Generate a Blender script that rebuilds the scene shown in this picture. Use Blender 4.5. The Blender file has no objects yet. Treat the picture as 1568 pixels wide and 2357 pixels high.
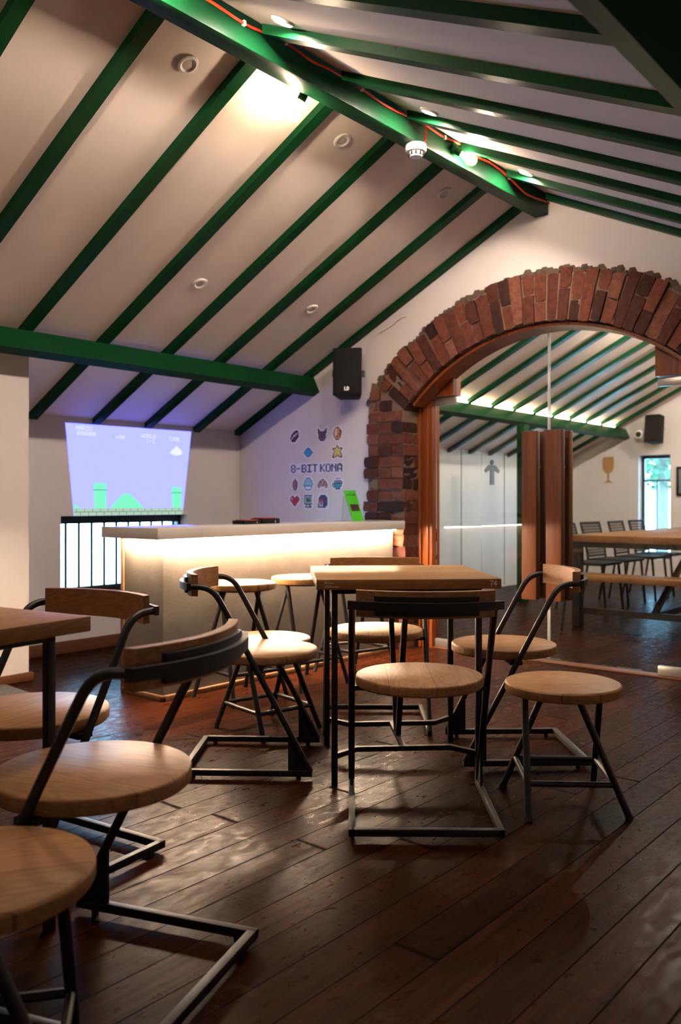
import bpy, bmesh, math, random
from mathutils import Vector, Matrix
random.seed(7)
S = bpy.context.scene
COL = S.collection
R = math.radians

# ------------------------------------------------------------------ camera
FPX = 1975.0
CAM_H = 1.02
YAW = 40.15                                  # view direction, degrees from +X towards +Y
cam_d = bpy.data.cameras.new('camera')
cam = bpy.data.objects.new('camera', cam_d)
COL.objects.link(cam)
cam.location = (0, 0, CAM_H)
cam.rotation_euler = (R(90), 0, R(YAW - 90))
cam_d.sensor_fit = 'HORIZONTAL'
cam_d.sensor_width = 24.0
cam_d.lens = 24.0 * FPX / 1568.0
cam_d.shift_y = (1154.0 - 1178.5) / 1568.0
cam_d.clip_start = 0.02
cam_d.dof.use_dof = True
cam_d.dof.focus_distance = 2.95
cam_d.dof.aperture_fstop = 3.2
S.camera = cam

# ------------------------------------------------------------------ view / world
S.view_settings.view_transform = 'Standard'
S.view_settings.look = 'None'
S.view_settings.gamma = 1.0
S.view_settings.use_curve_mapping = False
S.view_settings.exposure = 0.12
W = bpy.data.worlds.new('sky')
S.world = W
W.use_nodes = True
bg = W.node_tree.nodes['Background']
bg.inputs[0].default_value = (0.30, 0.64, 1.0, 1)
bg.inputs[1].default_value = 36.0

# light strengths (tuned against the photograph)
BULB = 520.0         # emission of the bare bulbs
FIL = 4.2             # a filament is this much smaller than its bulb
LED_BAR = 1120.0       # strip under the counter edge
BULB_ADDED = 260.0     # unseen lamps added behind the viewer to brighten the left slope
BULB_MID = 1100.0    # lamp just above the top of the picture
BULB_FAR_ADDED = 3000.0    # unseen lamps added to brighten the room beyond the glass
LED_FAR = 60.0       # strip on the purlin of the far room
DOWN = 2700.0          # lit recessed spots


def area_light(name, loc, rot, size, size_y, power, color, spread=180):
    d = bpy.data.lights.new(name, 'AREA')
    d.shape = 'RECTANGLE'
    d.size = size
    d.size_y = size_y
    d.energy = power
    d.color = color
    d.spread = R(spread)
    o = bpy.data.objects.new(name, d)
    COL.objects.link(o)
    o.location = loc
    o.rotation_euler = rot
    return o


# daylight arriving at the two windows (sky portals)
for nm, loc, rot, sx, sy in (('daylight_portal', (3.72, 5.36, 0.66), (R(-90), 0, 0), 1.0, 0.5),
                             ('daylight_portal', (11.1, 3.96, 0.95), (R(90), 0, R(90)), 0.42, 1.3)):
    p = area_light(nm, loc, rot, sx, sy, 1.0, (1, 1, 1))
    p.data.cycles.is_portal = True


# ------------------------------------------------------------------ materials
def newmat(name):
    m = bpy.data.materials.new(name)
    m.use_nodes = True
    nt = m.node_tree
    for n in list(nt.nodes):
        nt.nodes.remove(n)
    out = nt.nodes.new('ShaderNodeOutputMaterial')
    return m, nt, out


class NG:
    """small helper to wire shader nodes"""
    def __init__(self, nt):
        self.nt = nt

    def n(self, t, **k):
        nd = self.nt.nodes.new(t)
        for a, b in k.items():
            setattr(nd, a, b)
        return nd

    def l(self, a, b):
        self.nt.links.new(a, b)

    def math(self, op, a, b=None, c=None):
        nd = self.n('ShaderNodeMath', operation=op)
        for i, v in enumerate((a, b, c)):
            if v is None:
                continue
            if isinstance(v, (int, float)):
                nd.inputs[i].default_value = v
            else:
                self.l(v, nd.inputs[i])
        return nd.outputs[0]

    def ramp(self, fac, stops, interp='LINEAR'):
        nd = self.n('ShaderNodeValToRGB')
        nd.color_ramp.interpolation = interp
        el = nd.color_ramp.elements
        while len(el) < len(stops):
            el.new(0.5)
        for e, (p, c) in zip(el, stops):
            e.position = p
            e.color = (c[0], c[1], c[2], 1)
        self.l(fac, nd.inputs[0])
        return nd.outputs[0]

    def noise(self, vec, scale, detail=3, rough=0.5, dist=0.0):
        nd = self.n('ShaderNodeTexNoise')
        nd.inputs['Scale'].default_value = scale
        nd.inputs['Detail'].default_value = detail
        nd.inputs['Roughness'].default_value = rough
        nd.inputs['Distortion'].default_value = dist
        if vec is not None:
            self.l(vec, nd.inputs['Vector'])
        return nd.outputs['Fac']

    def mixc(self, mode, fac, a, b):
        nd = self.n('ShaderNodeMix', data_type='RGBA', blend_type=mode)
        for sock, v in ((nd.inputs[0], fac), (nd.inputs[6], a), (nd.inputs[7], b)):
            if isinstance(v, (int, float)):
                sock.default_value = v
            elif isinstance(v, tuple):
                sock.default_value = (v[0], v[1], v[2], 1)
            else:
                self.l(v, sock)
        return nd.outputs[2]

    def bump(self, h, strength, dist=0.01):
        nd = self.n('ShaderNodeBump')
        nd.inputs['Strength'].default_value = strength
        nd.inputs['Distance'].default_value = dist
        self.l(h, nd.inputs['Height'])
        return nd.outputs[0]

    def mapped(self, scale, rot=(0, 0, 0), coord='Object'):
        tc = self.n('ShaderNodeTexCoord')
        mp = self.n('ShaderNodeMapping')
        mp.inputs['Scale'].default_value = scale
        mp.inputs['Rotation'].default_value = rot
        self.l(tc.outputs[coord], mp.inputs['Vector'])
        return mp.outputs[0]

    def bsdf(self, out, color, rough=0.5, metal=0.0, normal=None, spec=0.5):
        b = self.n('ShaderNodeBsdfPrincipled')
        for sock, v in ((b.inputs['Base Color'], color), (b.inputs['Roughness'], rough), (b.inputs['Metallic'], metal)):
            if isinstance(v, tuple):
                sock.default_value = (v[0], v[1], v[2], 1)
            elif isinstance(v, (int, float)):
                sock.default_value = v
            else:
                self.l(v, sock)
        b.inputs['Specular IOR Level'].default_value = spec
        if normal is not None:
            self.l(normal, b.inputs['Normal'])
        self.l(b.outputs[0], out.inputs[0])
        return b


def mat_plain(name, color, rough=0.5, metal=0.0, var=0.12, scale=6.0, bump=0.0, spec=0.5):
    m, nt, out = newmat(name)
    g = NG(nt)
    v = g.mapped((1, 1, 1))
    nz = g.noise(v, scale, 4, 0.55)
    c = g.ramp(nz, [(0.3, tuple(x * (1 - var) for x in color)), (0.7, tuple(min(1, x * (1 + var)) for x in color))])
    nrm = None
    if bump:
        nrm = g.bump(g.noise(v, scale * 12, 3, 0.6), bump, 0.004)
    g.bsdf(out, c, rough, metal, nrm, spec)
    return m


def mat_emit(name, color, strength, diffuse=None):
    m, nt, out = newmat(name)
    g = NG(nt)
    e = g.n('ShaderNodeEmission')
    e.inputs[0].default_value = (color[0], color[1], color[2], 1)
    e.inputs[1].default_value = strength
    g.l(e.outputs[0], out.inputs[0])
    return m


def mat_oak(name, tint=(1, 1, 1), along='X', plank=0.11, rough=0.50):
    m, nt, out = newmat(name)
    g = NG(nt)
    tc = g.n('ShaderNodeTexCoord')
    sp = g.n('ShaderNodeSeparateXYZ')
    g.l(tc.outputs['Object'], sp.inputs[0])
    if along == 'X':
        a, b = sp.outputs[0], sp.outputs[1]
    else:
        a, b = sp.outputs[1], sp.outputs[0]
    zc = sp.outputs[2]
    idx = g.math('FLOOR', g.math('DIVIDE', g.math('ADD', b, 0.037), plank))
    wn = g.n('ShaderNodeTexWhiteNoise', noise_dimensions='1D')
    g.l(idx, wn.inputs['W'])
    rnd = wn.outputs['Value']
    cmb = g.n('ShaderNodeCombineXYZ')
    g.l(g.math('ADD', g.math('MULTIPLY', a, 1.6), g.math('MULTIPLY', rnd, 7.0)), cmb.inputs[0])
    g.l(g.math('MULTIPLY', b, 9.0), cmb.inputs[1])
    g.l(g.math('MULTIPLY', zc, 9.0), cmb.inputs[2])
    vec = cmb.outputs[0]
    big = g.noise(vec, 1.3, 2, 0.5, 1.2)
    rings = g.math('FRACT', g.math('MULTIPLY', big, 9.0))
    rings = g.math('ABSOLUTE', g.math('SUBTRACT', rings, 0.5))
    cmb2 = g.n('ShaderNodeCombineXYZ')
    g.l(g.math('MULTIPLY', a, 6.0), cmb2.inputs[0])
    g.l(g.math('MULTIPLY', b, 160.0), cmb2.inputs[1])
    g.l(g.math('MULTIPLY', zc, 160.0), cmb2.inputs[2])
    fine = g.noise(cmb2.outputs[0], 1.0, 3, 0.6)
    f = g.math('ADD', g.math('MULTIPLY', rings, 0.5), g.math('ADD', 0.08, g.math('MULTIPLY', fine, 0.68)))
    dark = tuple(x * t for x, t in zip((0.215, 0.104, 0.040), tint))
    lite = tuple(x * t for x, t in zip((0.430, 0.245, 0.110), tint))
    c = g.ramp(f, [(0.15, dark), (0.75, lite)])
    vv = g.ramp(rnd, [(0.0, (0.80, 0.78, 0.76)), (1.0, (1.08, 1.06, 1.04))])
    c = g.mixc('MULTIPLY', 1.0, c, vv)
    seam = g.math('LESS_THAN', g.math('ABSOLUTE', g.math('SUBTRACT', g.math('FRACT', g.math('DIVIDE', g.math('ADD', b, 0.037), plank)), 0.5)), 0.492)
    c = g.mixc('MULTIPLY', 1.0, c, g.ramp(seam, [(0.0, (0.55, 0.5, 0.45)), (1.0, (1, 1, 1))]))
    r = g.ramp(fine, [(0.3, (rough - .06,) * 3), (0.8, (rough + .1,) * 3)])
    g.bsdf(out, c, r, 0.0, g.bump(f, 0.12, 0.002), 0.12)
    return m


def mat_floor():
    m, nt, out = newmat('reddish_brown_floorboards')
    g = NG(nt)
    tc = g.n('ShaderNodeTexCoord')
    sp = g.n('ShaderNodeSeparateXYZ')
    g.l(tc.outputs['Object'], sp.inputs[0])
    x, y = sp.outputs[0], sp.outputs[1]
    PW = 0.118
    q = g.math('DIVIDE', y, PW)
    idx = g.math('FLOOR', q)
    wn = g.n('ShaderNodeTexWhiteNoise', noise_dimensions='1D')
    g.l(idx, wn.inputs['W'])
    r1 = wn.outputs['Value']
    xo = g.math('DIVIDE', g.math('ADD', x, g.math('MULTIPLY', r1, 9.0)), 3.1)
    idx2 = g.math('FLOOR', xo)
    wn2 = g.n('ShaderNodeTexWhiteNoise', noise_dimensions='2D')
    cb = g.n('ShaderNodeCombineXYZ')
    g.l(idx, cb.inputs[0])
    g.l(idx2, cb.inputs[1])
    g.l(cb.outputs[0], wn2.inputs['Vector'])
    r2 = wn2.outputs['Value']
    cv = g.n('ShaderNodeCombineXYZ')
    g.l(g.math('ADD', g.math('MULTIPLY', x, 2.2), g.math('MULTIPLY', r2, 30.0)), cv.inputs[0])
    g.l(g.math('MULTIPLY', y, 38.0), cv.inputs[1])
    grain = g.noise(cv.outputs[0], 1.0, 5, 0.62, 0.6)
    c = g.ramp(grain, [(0.25, (0.011, 0.0028, 0.0010)), (0.52, (0.029, 0.0078, 0.0027)), (0.8, (0.054, 0.0162, 0.0062))])
    c = g.mixc('MULTIPLY', 1.0, c, g.ramp(r2, [(0.0, (0.62, 0.60, 0.58)), (1.0, (1.22, 1.18, 1.12))]))
    big = g.noise(g.mapped((1, 1, 1)), 2.3, 5, 0.65)
    c = g.mixc('MULTIPLY', 1.0, c, g.ramp(big, [(0.32, (0.72, 0.70, 0.70)), (0.62, (1.05, 1.03, 1.0))]))
    # worn pale scuffs with a shape of their own
    sc = g.noise(g.mapped((1.0, 1.6, 1), (0, 0, R(35))), 5.5, 8, 0.72, 0.9)
    scf = g.ramp(sc, [(0.60, (0, 0, 0)), (0.74, (1, 1, 1))])
    c = g.mixc('MIX', g.math('MULTIPLY', scf, 0.40), c, (0.12, 0.062, 0.040))
    seam_d = g.math('ABSOLUTE', g.math('SUBTRACT', g.math('FRACT', q), 0.5))
    seam = g.ramp(seam_d, [(0.478, (1, 1, 1)), (0.490, (0, 0, 0))])
    end_d = g.math('ABSOLUTE', g.math('SUBTRACT', g.math('FRACT', xo), 0.5))
    endj = g.ramp(end_d, [(0.4985, (1, 1, 1)), (0.4993, (0, 0, 0))])
    jn = g.math('MULTIPLY', seam, endj)
    c = g.mixc('MULTIPLY', 1.0, c, g.ramp(jn, [(0.0, (0.10, 0.09, 0.09)), (1.0, (1, 1, 1))]))
    mot = g.noise(g.mapped((1.3, 2.2, 1)), 13.0, 7, 0.75, 0.5)
    mr = g.ramp(mot, [(0.36, (0.24, 0.24, 0.24)), (0.64, (0.50, 0.50, 0.50))])
    rr = g.math('ADD', mr, g.math('ADD', g.math('MULTIPLY', g.math('SUBTRACT', 1.0, jn), 0.5), g.math('MULTIPLY', scf, 0.10)))
    hgt = g.math('ADD', g.math('MULTIPLY', jn, 0.7), g.math('ADD', g.math('MULTIPLY', grain, 0.30), g.math('MULTIPLY', mot, 0.10)))
    g.bsdf(out, c, rr, 0.0, g.bump(hgt, 0.28, 0.003), 0.018)
    return m


def mat_plaster(name, color, bump=0.25):
    m, nt, out = newmat(name)
    g = NG(nt)
    v = g.mapped((1, 1, 1))
    n1 = g.noise(v, 1.6, 5, 0.6)
    c = g.ramp(n1, [(0.3, tuple(x * 0.93 for x in color)), (0.7, tuple(min(1, x * 1.03) for x in color))])
    h = g.math('ADD', g.noise(v, 9.0, 4, 0.6), g.math('MULTIPLY', g.noise(v, 60.0, 3, 0.6), 0.35))
    g.bsdf(out, c, 0.75, 0.0, g.bump(h, bump, 0.006), 0.3)
    return m


def mat_paint_green(name):
    m, nt, out = newmat(name)
    g = NG(nt)
    v = g.mapped((1, 1, 1))
    n1 = g.noise(v, 3.0, 5, 0.6)
    c = g.ramp(n1, [(0.3, (0.0020, 0.031, 0.0100)), (0.7, (0.0032, 0.044, 0.0130))])
    kn = g.noise(v, 22.0, 2, 0.5)
    c = g.mixc('MULTIPLY', 1.0, c, g.ramp(kn, [(0.24, (0.3, 0.3, 0.3)), (0.29, (1, 1, 1))]))
    h = g.noise(g.mapped((2, 14, 14)), 4.0, 4, 0.6)
    g.bsdf(out, c, 0.42, 0.0, g.bump(h, 0.25, 0.004), 0.08)
    return m


def mat_brick():
    m, nt, out = newmat('old_red_brick')
    g = NG(nt)
    geo = g.n('ShaderNodeNewGeometry')
    rnd = geo.outputs['Random Per Island']
    c = g.ramp(rnd, [(0.0, (0.022, 0.009, 0.006)), (0.2, (0.045, 0.014, 0.009)), (0.45, (0.105, 0.029, 0.016)),
                     (0.75, (0.145, 0.042, 0.022)), (1.0, (0.175, 0.068, 0.04))])
    v = g.mapped((1, 1, 1))
    n1 = g.noise(v, 26.0, 6, 0.7)
    c = g.mixc('MULTIPLY', 1.0, c, g.ramp(n1, [(0.25, (0.45, 0.42, 0.40)), (0.62, (1.1, 1.1, 1.1))]))
    n2 = g.noise(v, 11.0, 6, 0.75, 0.6)
    sp = g.ramp(n2, [(0.60, (0, 0, 0)), (0.72, (1, 1, 1))])
    c = g.mixc('MIX', g.math('MULTIPLY', sp, 0.12), c, (0.24, 0.15, 0.10))
    h = g.math('ADD', g.noise(v, 34.0, 6, 0.7), g.noise(v, 9.0, 3, 0.6))
    g.bsdf(out, c, 0.85, 0.0, g.bump(h, 0.7, 0.012), 0.25)
    return m


def mat_concrete(name, color):
    m, nt, out = newmat(name)
    g = NG(nt)
    v = g.mapped((1, 1, 1))
    n1 = g.noise(v, 4.0, 6, 0.65, 0.4)
    c = g.ramp(n1, [(0.3, tuple(x * 0.78 for x in color)), (0.68, tuple(x * 1.12 for x in color))])
    n2 = g.noise(v, 90.0, 2, 0.5)
    c = g.mixc('MULTIPLY', 1.0, c, g.ramp(n2, [(0.3, (0.86, 0.86, 0.86)), (0.7, (1.06, 1.06, 1.06))]))
    g.bsdf(out, c, 0.55, 0.0, g.bump(n2, 0.1, 0.002), 0.4)
    return m


def mat_wood_dark(name, a, b, axis=2, rough=0.35):
    m, nt, out = newmat(name)
    g = NG(nt)
    sc = [42, 42, 42]
    sc[axis] = 2.2
    nz = g.noise(g.mapped(tuple(sc)), 1.0, 4, 0.6, 0.8)
    c = g.ramp(nz, [(0.3, a), (0.7, b)])
    g.bsdf(out, c, rough, 0.0, g.bump(nz, 0.1, 0.002), 0.25)
    return m


def mat_glass(name, tint=(0.96, 0.985, 0.975), ior=1.5):
    m, nt, out = newmat(name)
    g = NG(nt)
    tr = g.n('ShaderNodeBsdfTransparent')
    tr.inputs[0].default_value = (tint[0], tint[1], tint[2], 1)
    gl = g.n('ShaderNodeBsdfGlossy')
    gl.inputs['Roughness'].default_value = 0.0
    fr = g.n('ShaderNodeFresnel')
    fr.inputs[0].default_value = ior
    mx = g.n('ShaderNodeMixShader')
    g.l(fr.outputs[0], mx.inputs[0])
    g.l(tr.outputs[0], mx.inputs[1])
    g.l(gl.outputs[0], mx.inputs[2])
    g.l(mx.outputs[0], out.inputs[0])
    return m


def mat_mesh_weave(name):
    """black cane weave seen as a grid of holes"""
    m, nt, out = newmat(name)
    g = NG(nt)
    tc = g.n('ShaderNodeTexCoord')
    sp = g.n('ShaderNodeSeparateXYZ')
    g.l(tc.outputs['Object'], sp.inputs[0])
    fy = g.math('ABSOLUTE', g.math('SUBTRACT', g.math('FRACT', g.math('MULTIPLY', sp.outputs[1], 34.0)), 0.5))
    fz = g.math('ABSOLUTE', g.math('SUBTRACT', g.math('FRACT', g.math('MULTIPLY', sp.outputs[2], 34.0)), 0.5))
    hole = g.math('MULTIPLY', g.math('LESS_THAN', fy, 0.33), g.math('LESS_THAN', fz, 0.33))
    b = g.n('ShaderNodeBsdfPrincipled')
    b.inputs['Base Color'].default_value = (0.02, 0.018, 0.017, 1)
    b.inputs['Roughness'].default_value = 0.6
    tr = g.n('ShaderNodeBsdfTransparent')
    mx = g.n('ShaderNodeMixShader')
    g.l(hole, mx.inputs[0])
    g.l(b.outputs[0], mx.inputs[1])
    g.l(tr.outputs[0], mx.inputs[2])
    g.l(mx.outputs[0], out.inputs[0])
    return m


M = {}
M['floor'] = mat_floor()
M['plaster'] = mat_plaster('warm_white_plaster', (0.60, 0.550, 0.530))
M['ceiling'] = mat_plaster('ceiling_plaster', (0.76, 0.645, 0.57), 0.12)
M['white_panel'] = mat_plain('white_partition_paint', (0.55, 0.53, 0.50), 0.5, var=0.03)
M['green'] = mat_paint_green('green_gloss_paint')
M['brick'] = mat_brick()
M['mortar'] = mat_plaster('old_mortar', (0.150, 0.100, 0.066), 0.8)
M['rubble'] = mat_plaster('crumbled_edge', (0.085, 0.058, 0.040), 0.9)
M['concrete'] = mat_concrete('counter_cladding', (0.122, 0.106, 0.090))
M['stone'] = mat_plain('pale_stone_top', (0.60, 0.565, 0.52), 0.16, var=0.06, scale=3.0)
M['oak'] = mat_oak('oak_seat', (0.88, 0.84, 0.82), along='X', plank=0.145)
M['oak_back'] = mat_oak('oak_backrest', (0.80, 0.72, 0.68), along='Y', plank=3.0)
M['oak_table'] = mat_oak('oak_tabletop', (0.88, 0.84, 0.72), along='X', plank=0.132)
M['table_dark'] = mat_oak('brown_tabletop', (0.50, 0.42, 0.36), along='X', plank=0.15)
M['iron'] = mat_plain('dark_iron', (0.009, 0.0080, 0.0078), 0.50, 0.0, var=0.35, scale=30.0, bump=0.15, spec=0.28)
M['iron_round'] = mat_plain('dark_iron_tube', (0.011, 0.0096, 0.0093), 0.42, 0.0, var=0.3, scale=30.0, bump=0.1, spec=0.32)
M['rubber'] = mat_plain('black_rubber', (0.012, 0.012, 0.012), 0.7)
M['black'] = mat_plain('black_plastic', (0.006, 0.0055, 0.0055), 0.75, bump=0.1, spec=0.2)
M['black_metal'] = mat_plain('black_window_metal', (0.016, 0.015, 0.015), 0.45)
M['jamb_wood'] = mat_wood_dark('reddish_hardwood', (0.125, 0.030, 0.008), (0.235, 0.062, 0.016))
M['handle_wood'] = mat_wood_dark('mahogany_handle', (0.075, 0.022, 0.007), (0.135, 0.042, 0.013), 2, 0.55)
M['base_wood'] = mat_wood_dark('baseboard_wood', (0.085, 0.032, 0.014), (0.14, 0.055, 0.024), 0, 0.45)
M['raw_wood'] = mat_wood_dark('raw_edge_wood', (0.15, 0.075, 0.035), (0.25, 0.135, 0.068))
M['glass'] = mat_glass('clear_glass')
M['glass_edge'] = mat_plain('ground_glass_edge', (0.62, 0.62, 0.60), 0.25, var=0.05)
M['steel'] = mat_plain('brushed_steel', (0.50, 0.47, 0.44), 0.35, 0.85, var=0.06)
M['white_plastic'] = mat_plain('white_plastic', (0.72, 0.68, 0.63), 0.45, var=0.03)
M['lens'] = mat_plain('frosted_lens', (0.55, 0.50, 0.45), 0.25, var=0.05)
M['red_cable'] = mat_plain('red_cable_sheath', (0.55, 0.040, 0.012), 0.45)
M['mat_grey'] = mat_plain('grey_mat_pile', (0.12, 0.12, 0.115), 0.95, var=0.3, scale=60, bump=0.8)
M['bulb'] = mat_emit('warm_bulb', (1.0, 0.77, 0.57), BULB * FIL)
M['bulb_added'] = mat_emit('warm_bulb_added', (1.0, 0.77, 0.60), BULB_ADDED * FIL)
M['bulb_added2'] = mat_emit('warm_bulb_medium', (1.0, 0.77, 0.60), BULB_MID * FIL)
M['bulb_dim'] = mat_emit('warm_bulb_dim', (1.0, 0.77, 0.52), BULB * 0.38 * FIL)
M['bulb_far_added'] = mat_emit('warm_bulb_far_added', (1.0, 0.84, 0.70), BULB_FAR_ADDED * FIL)
M['led'] = mat_emit('warm_led', (1.0, 0.72, 0.48), LED_BAR)
M['led_far'] = mat_emit('warm_led_far', (1.0, 0.80, 0.52), LED_FAR)


def mat_bulb_glass(name):
    m, nt, out = newmat(name)
    g = NG(nt)
    tr = g.n('ShaderNodeBsdfTransparent')
    e = g.n('ShaderNodeEmission')
    e.inputs[0].default_value = (1.0, 0.74, 0.26, 1)
    e.inputs[1].default_value = 1.6
    ad = g.n('ShaderNodeAddShader')
    g.l(tr.outputs[0], ad.inputs[0])
    g.l(e.outputs[0], ad.inputs[1])
    g.l(ad.outputs[0], out.inputs[0])
    return m


M['bulb_glass'] = mat_bulb_glass('glowing_bulb_glass')
M['spot_on'] = mat_emit('spot_lens_lit', (1.0, 0.82, 0.68), DOWN)
M['mark_dark'] = mat_plain('sign_grey', (0.10, 0.11, 0.125), 0.6)
M['mark_gold'] = mat_plain('sign_gold', (0.36, 0.20, 0.070), 0.5)
M['white_ink'] = mat_plain('white_ink', (0.75, 0.75, 0.75), 0.6)
M['sticker_white'] = mat_plain('sticker_border', (0.72, 0.70, 0.74), 0.5, var=0.02)
M['leaf'] = mat_plain('leaf_green', (0.012, 0.050, 0.014), 0.6, var=0.5, scale=9)
M['bark'] = mat_plain('bark', (0.06, 0.045, 0.03), 0.9)
M['cane'] = mat_mesh_weave('black_cane_weave')

SOLID = {}


def solid(c, rough=0.55):
    k = tuple(round(x, 3) for x in c)
    if k not in SOLID:
        SOLID[k] = mat_plain('print_colour', c, rough, var=0.03)
    return SOLID[k]


# ------------------------------------------------------------------ mesh helpers
class MB:
    def __init__(self):
        self.bm = bmesh.new()

    def _add(self, vs, fs, mi=0):
        v = [self.bm.verts.new(p) for p in vs]
        out = []
        for f in fs:
            try:
                fc = self.bm.faces.new([v[i] for i in f])
                fc.material_index = mi
                out.append(fc)
            except ValueError:
                pass
        return v, out

    def hexa(self, p, mi=0):
        """8 points: bottom ring 0-3, top ring 4-7"""
        return self._add(p, [(3, 2, 1, 0), (4, 5, 6, 7), (0, 1, 5, 4), (1, 2, 6, 5), (2, 3, 7, 6), (3, 0, 4, 7)], mi)

    def box(self, a, b, mi=0, bevel=0.0, segs=2):
        x0, y0, z0 = (min(a[i], b[i]) for i in range(3))
        x1, y1, z1 = (max(a[i], b[i]) for i in range(3))
        v, f = self.hexa([(x0, y0, z0), (x1, y0, z0), (x1, y1, z0), (x0, y1, z0),
                          (x0, y0, z1), (x1, y0, z1), (x1, y1, z1), (x0, y1, z1)], mi)
        if bevel:
            ed = list({e for fc in f for e in fc.edges})
            bmesh.ops.bevel(self.bm, geom=ed, offset=bevel, segments=segs, profile=0.5, affect='EDGES')
        return self

    def tube(self, pts, r, n=12, caps=True, mi=0, square=None, up=(0, 0, 1)):
        """round tube, or a rectangular section when square=(w, h)"""
        pts = [Vector(p) for p in pts]
        rings = []
        k = len(pts)
        prevn = None
        for i, p in enumerate(pts):
            if i == 0:
                t = (pts[1] - p).normalized()
            elif i == k - 1:
                t = (p - pts[i - 1]).normalized()
            else:
                t = ((p - pts[i - 1]).normalized() + (pts[i + 1] - p).normalized()).normalized()
            u = Vector(up) if prevn is None else prevn
            nrm = u - t * u.dot(t)
            if nrm.length < 1e-4:
                u = Vector((1, 0, 0))
                nrm = u - t * u.dot(t)
            nrm.normalize()
            prevn = nrm
            bn = t.cross(nrm)
            sc = 1.0
            if 0 < i < k - 1:
                ca = max(0.5, abs(t.dot((p - pts[i - 1]).normalized())))
                sc = 1.0 / ca
            if square:
                w, h = square
                ring = [p + bn * (sx * w / 2 * sc) + nrm * (sy * h / 2) for sx, sy in ((-1, -1), (1, -1), (1, 1), (-1, 1))]
            else:
                ring = [p + (bn * math.cos(a) + nrm * math.sin(a)) * r for a in [2 * math.pi * j / n for j in range(n)]]
            rings.append([self.bm.verts.new(q) for q in ring])
        m = len(rings[0])
        for a, b in zip(rings[:-1], rings[1:]):
            for j in range(m):
                f = self.bm.faces.new((a[j], a[(j + 1) % m], b[(j + 1) % m], b[j]))
                f.material_index = mi
        if caps:
            f = self.bm.faces.new(list(reversed(rings[0])))
            f.material_index = mi
            f = self.bm.faces.new(rings[-1])
            f.material_index = mi
        return self

    def lathe(self, prof, n=48, mi=0, axis='Z', c=(0, 0, 0)):
        """prof: list of (r, h); closed with caps where r == 0"""
        rings = []
        for r, h in prof:
            ring = []
            if r < 1e-6:
                ring = [self.bm.verts.new(self._ax(0, 0, h, axis, c))]
            else:
                ring = [self.bm.verts.new(self._ax(r * math.cos(2 * math.pi * j / n), r * math.sin(2 * math.pi * j / n), h, axis, c)) for j in range(n)]
            rings.append(ring)
        for a, b in zip(rings[:-1], rings[1:]):
            for j in range(n):
                j2 = (j + 1) % n
                if len(a) == 1 and len(b) == 1:
                    continue
                if len(a) == 1:
                    f = self.bm.faces.new((a[0], b[j2], b[j]))
                elif len(b) == 1:
                    f = self.bm.faces.new((a[j], a[j2], b[0]))
                else:
                    f = self.bm.faces.new((a[j], a[j2], b[j2], b[j]))
                f.material_index = mi
        return self

    @staticmethod
    def _ax(x, y, h, axis, c):
        if axis == 'Z':
            return (c[0] + x, c[1] + y, c[2] + h)
        if axis == 'X':
            return (c[0] + h, c[1] + x, c[2] + y)
        return (c[0] + x, c[1] + h, c[2] + y)

    def prism(self, poly, d, mi=0):
        """extrude a planar polygon (list of 3-D points) by the vector d"""
        d = Vector(d)
        a = [self.bm.verts.new(Vector(p)) for p in poly]
        b = [self.bm.verts.new(Vector(p) + d) for p in poly]
        n = len(a)
        for f in (list(reversed(a)), b):
            fc = self.bm.faces.new(f)
            fc.material_index = mi
        for i in range(n):
            fc = self.bm.faces.new((a[i], a[(i + 1) % n], b[(i + 1) % n], b[i]))
            fc.material_index = mi
        return self

    def rotz(self, ang, c=(0, 0, 0)):
        bmesh.ops.rotate(self.bm, verts=self.bm.verts, cent=c, matrix=Matrix.Rotation(ang, 3, 'Z'))
        return self

    def build(self, name, mats, parent=None, loc=None, smooth=True, angle=35):
        bmesh.ops.recalc_face_normals(self.bm, faces=self.bm.faces)
        me = bpy.data.meshes.new(name)
        self.bm.to_mesh(me)
        self.bm.free()
        if not isinstance(mats, (list, tuple)):
            mats = [mats]
        for m in mats:
            me.materials.append(m)
        if smooth:
            for p in me.polygons:
                p.use_smooth = True
            me.set_sharp_from_angle(angle=R(angle))
        o = bpy.data.objects.new(name, me)
        COL.objects.link(o)
        if loc:
            o.location = loc
        if parent:
            o.parent = parent
        return o


def tag(o, label=None, cat=None, group=None, kind=None):
    if label:
        o['label'] = label
    if cat:
        o['category'] = cat
    if group:
        o['group'] = group
    if kind:
        o['kind'] = kind
    return o


def thing(name, label, cat, loc=(0, 0, 0), rz=0.0, group=None, kind=None):
    o = bpy.data.objects.new(name, None)
    o.empty_display_size = 0.1
    COL.objects.link(o)
    o.location = loc
    o.rotation_euler = (0, 0, rz)
    return tag(o, label, cat, group, kind)


def copy_tree(o, parent=None):
    c = o.copy()
    COL.objects.link(c)
    if parent is not None:
        c.parent = parent
    for ch in list(o.children):
        copy_tree(ch, c)
    return c


def put(o, loc, rz, label, group=None):
    o.location = loc
    o.rotation_euler = (0, 0, rz)
    o['label'] = label
    if group:
        o['group'] = group
    return o


ORD = ['first', 'second', 'third', 'fourth', 'fifth', 'sixth', 'seventh', 'eighth', 'ninth', 'tenth', 'eleventh', 'twelfth', 'thirteenth']

# ------------------------------------------------------------------ dimensions of the place
YE = 5.14            # eave wall plane
XW = 4.82            # end wall (near face)
XD = 5.03            # plane of the glass doors
XF = 10.85           # far end wall of the next room
XB = -3.0            # back wall
YR = -0.25           # right wall
YRIDGE = 2.45


def zl(y):           # underside of the left rafters
    return 1.553 + 0.4985 * (YE - y)


def zr(y):           # underside of the right rafters
    return 2.872 - 0.48 * (YRIDGE - y)


RD = 0.04            # how far the rafters hang below the boards

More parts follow.
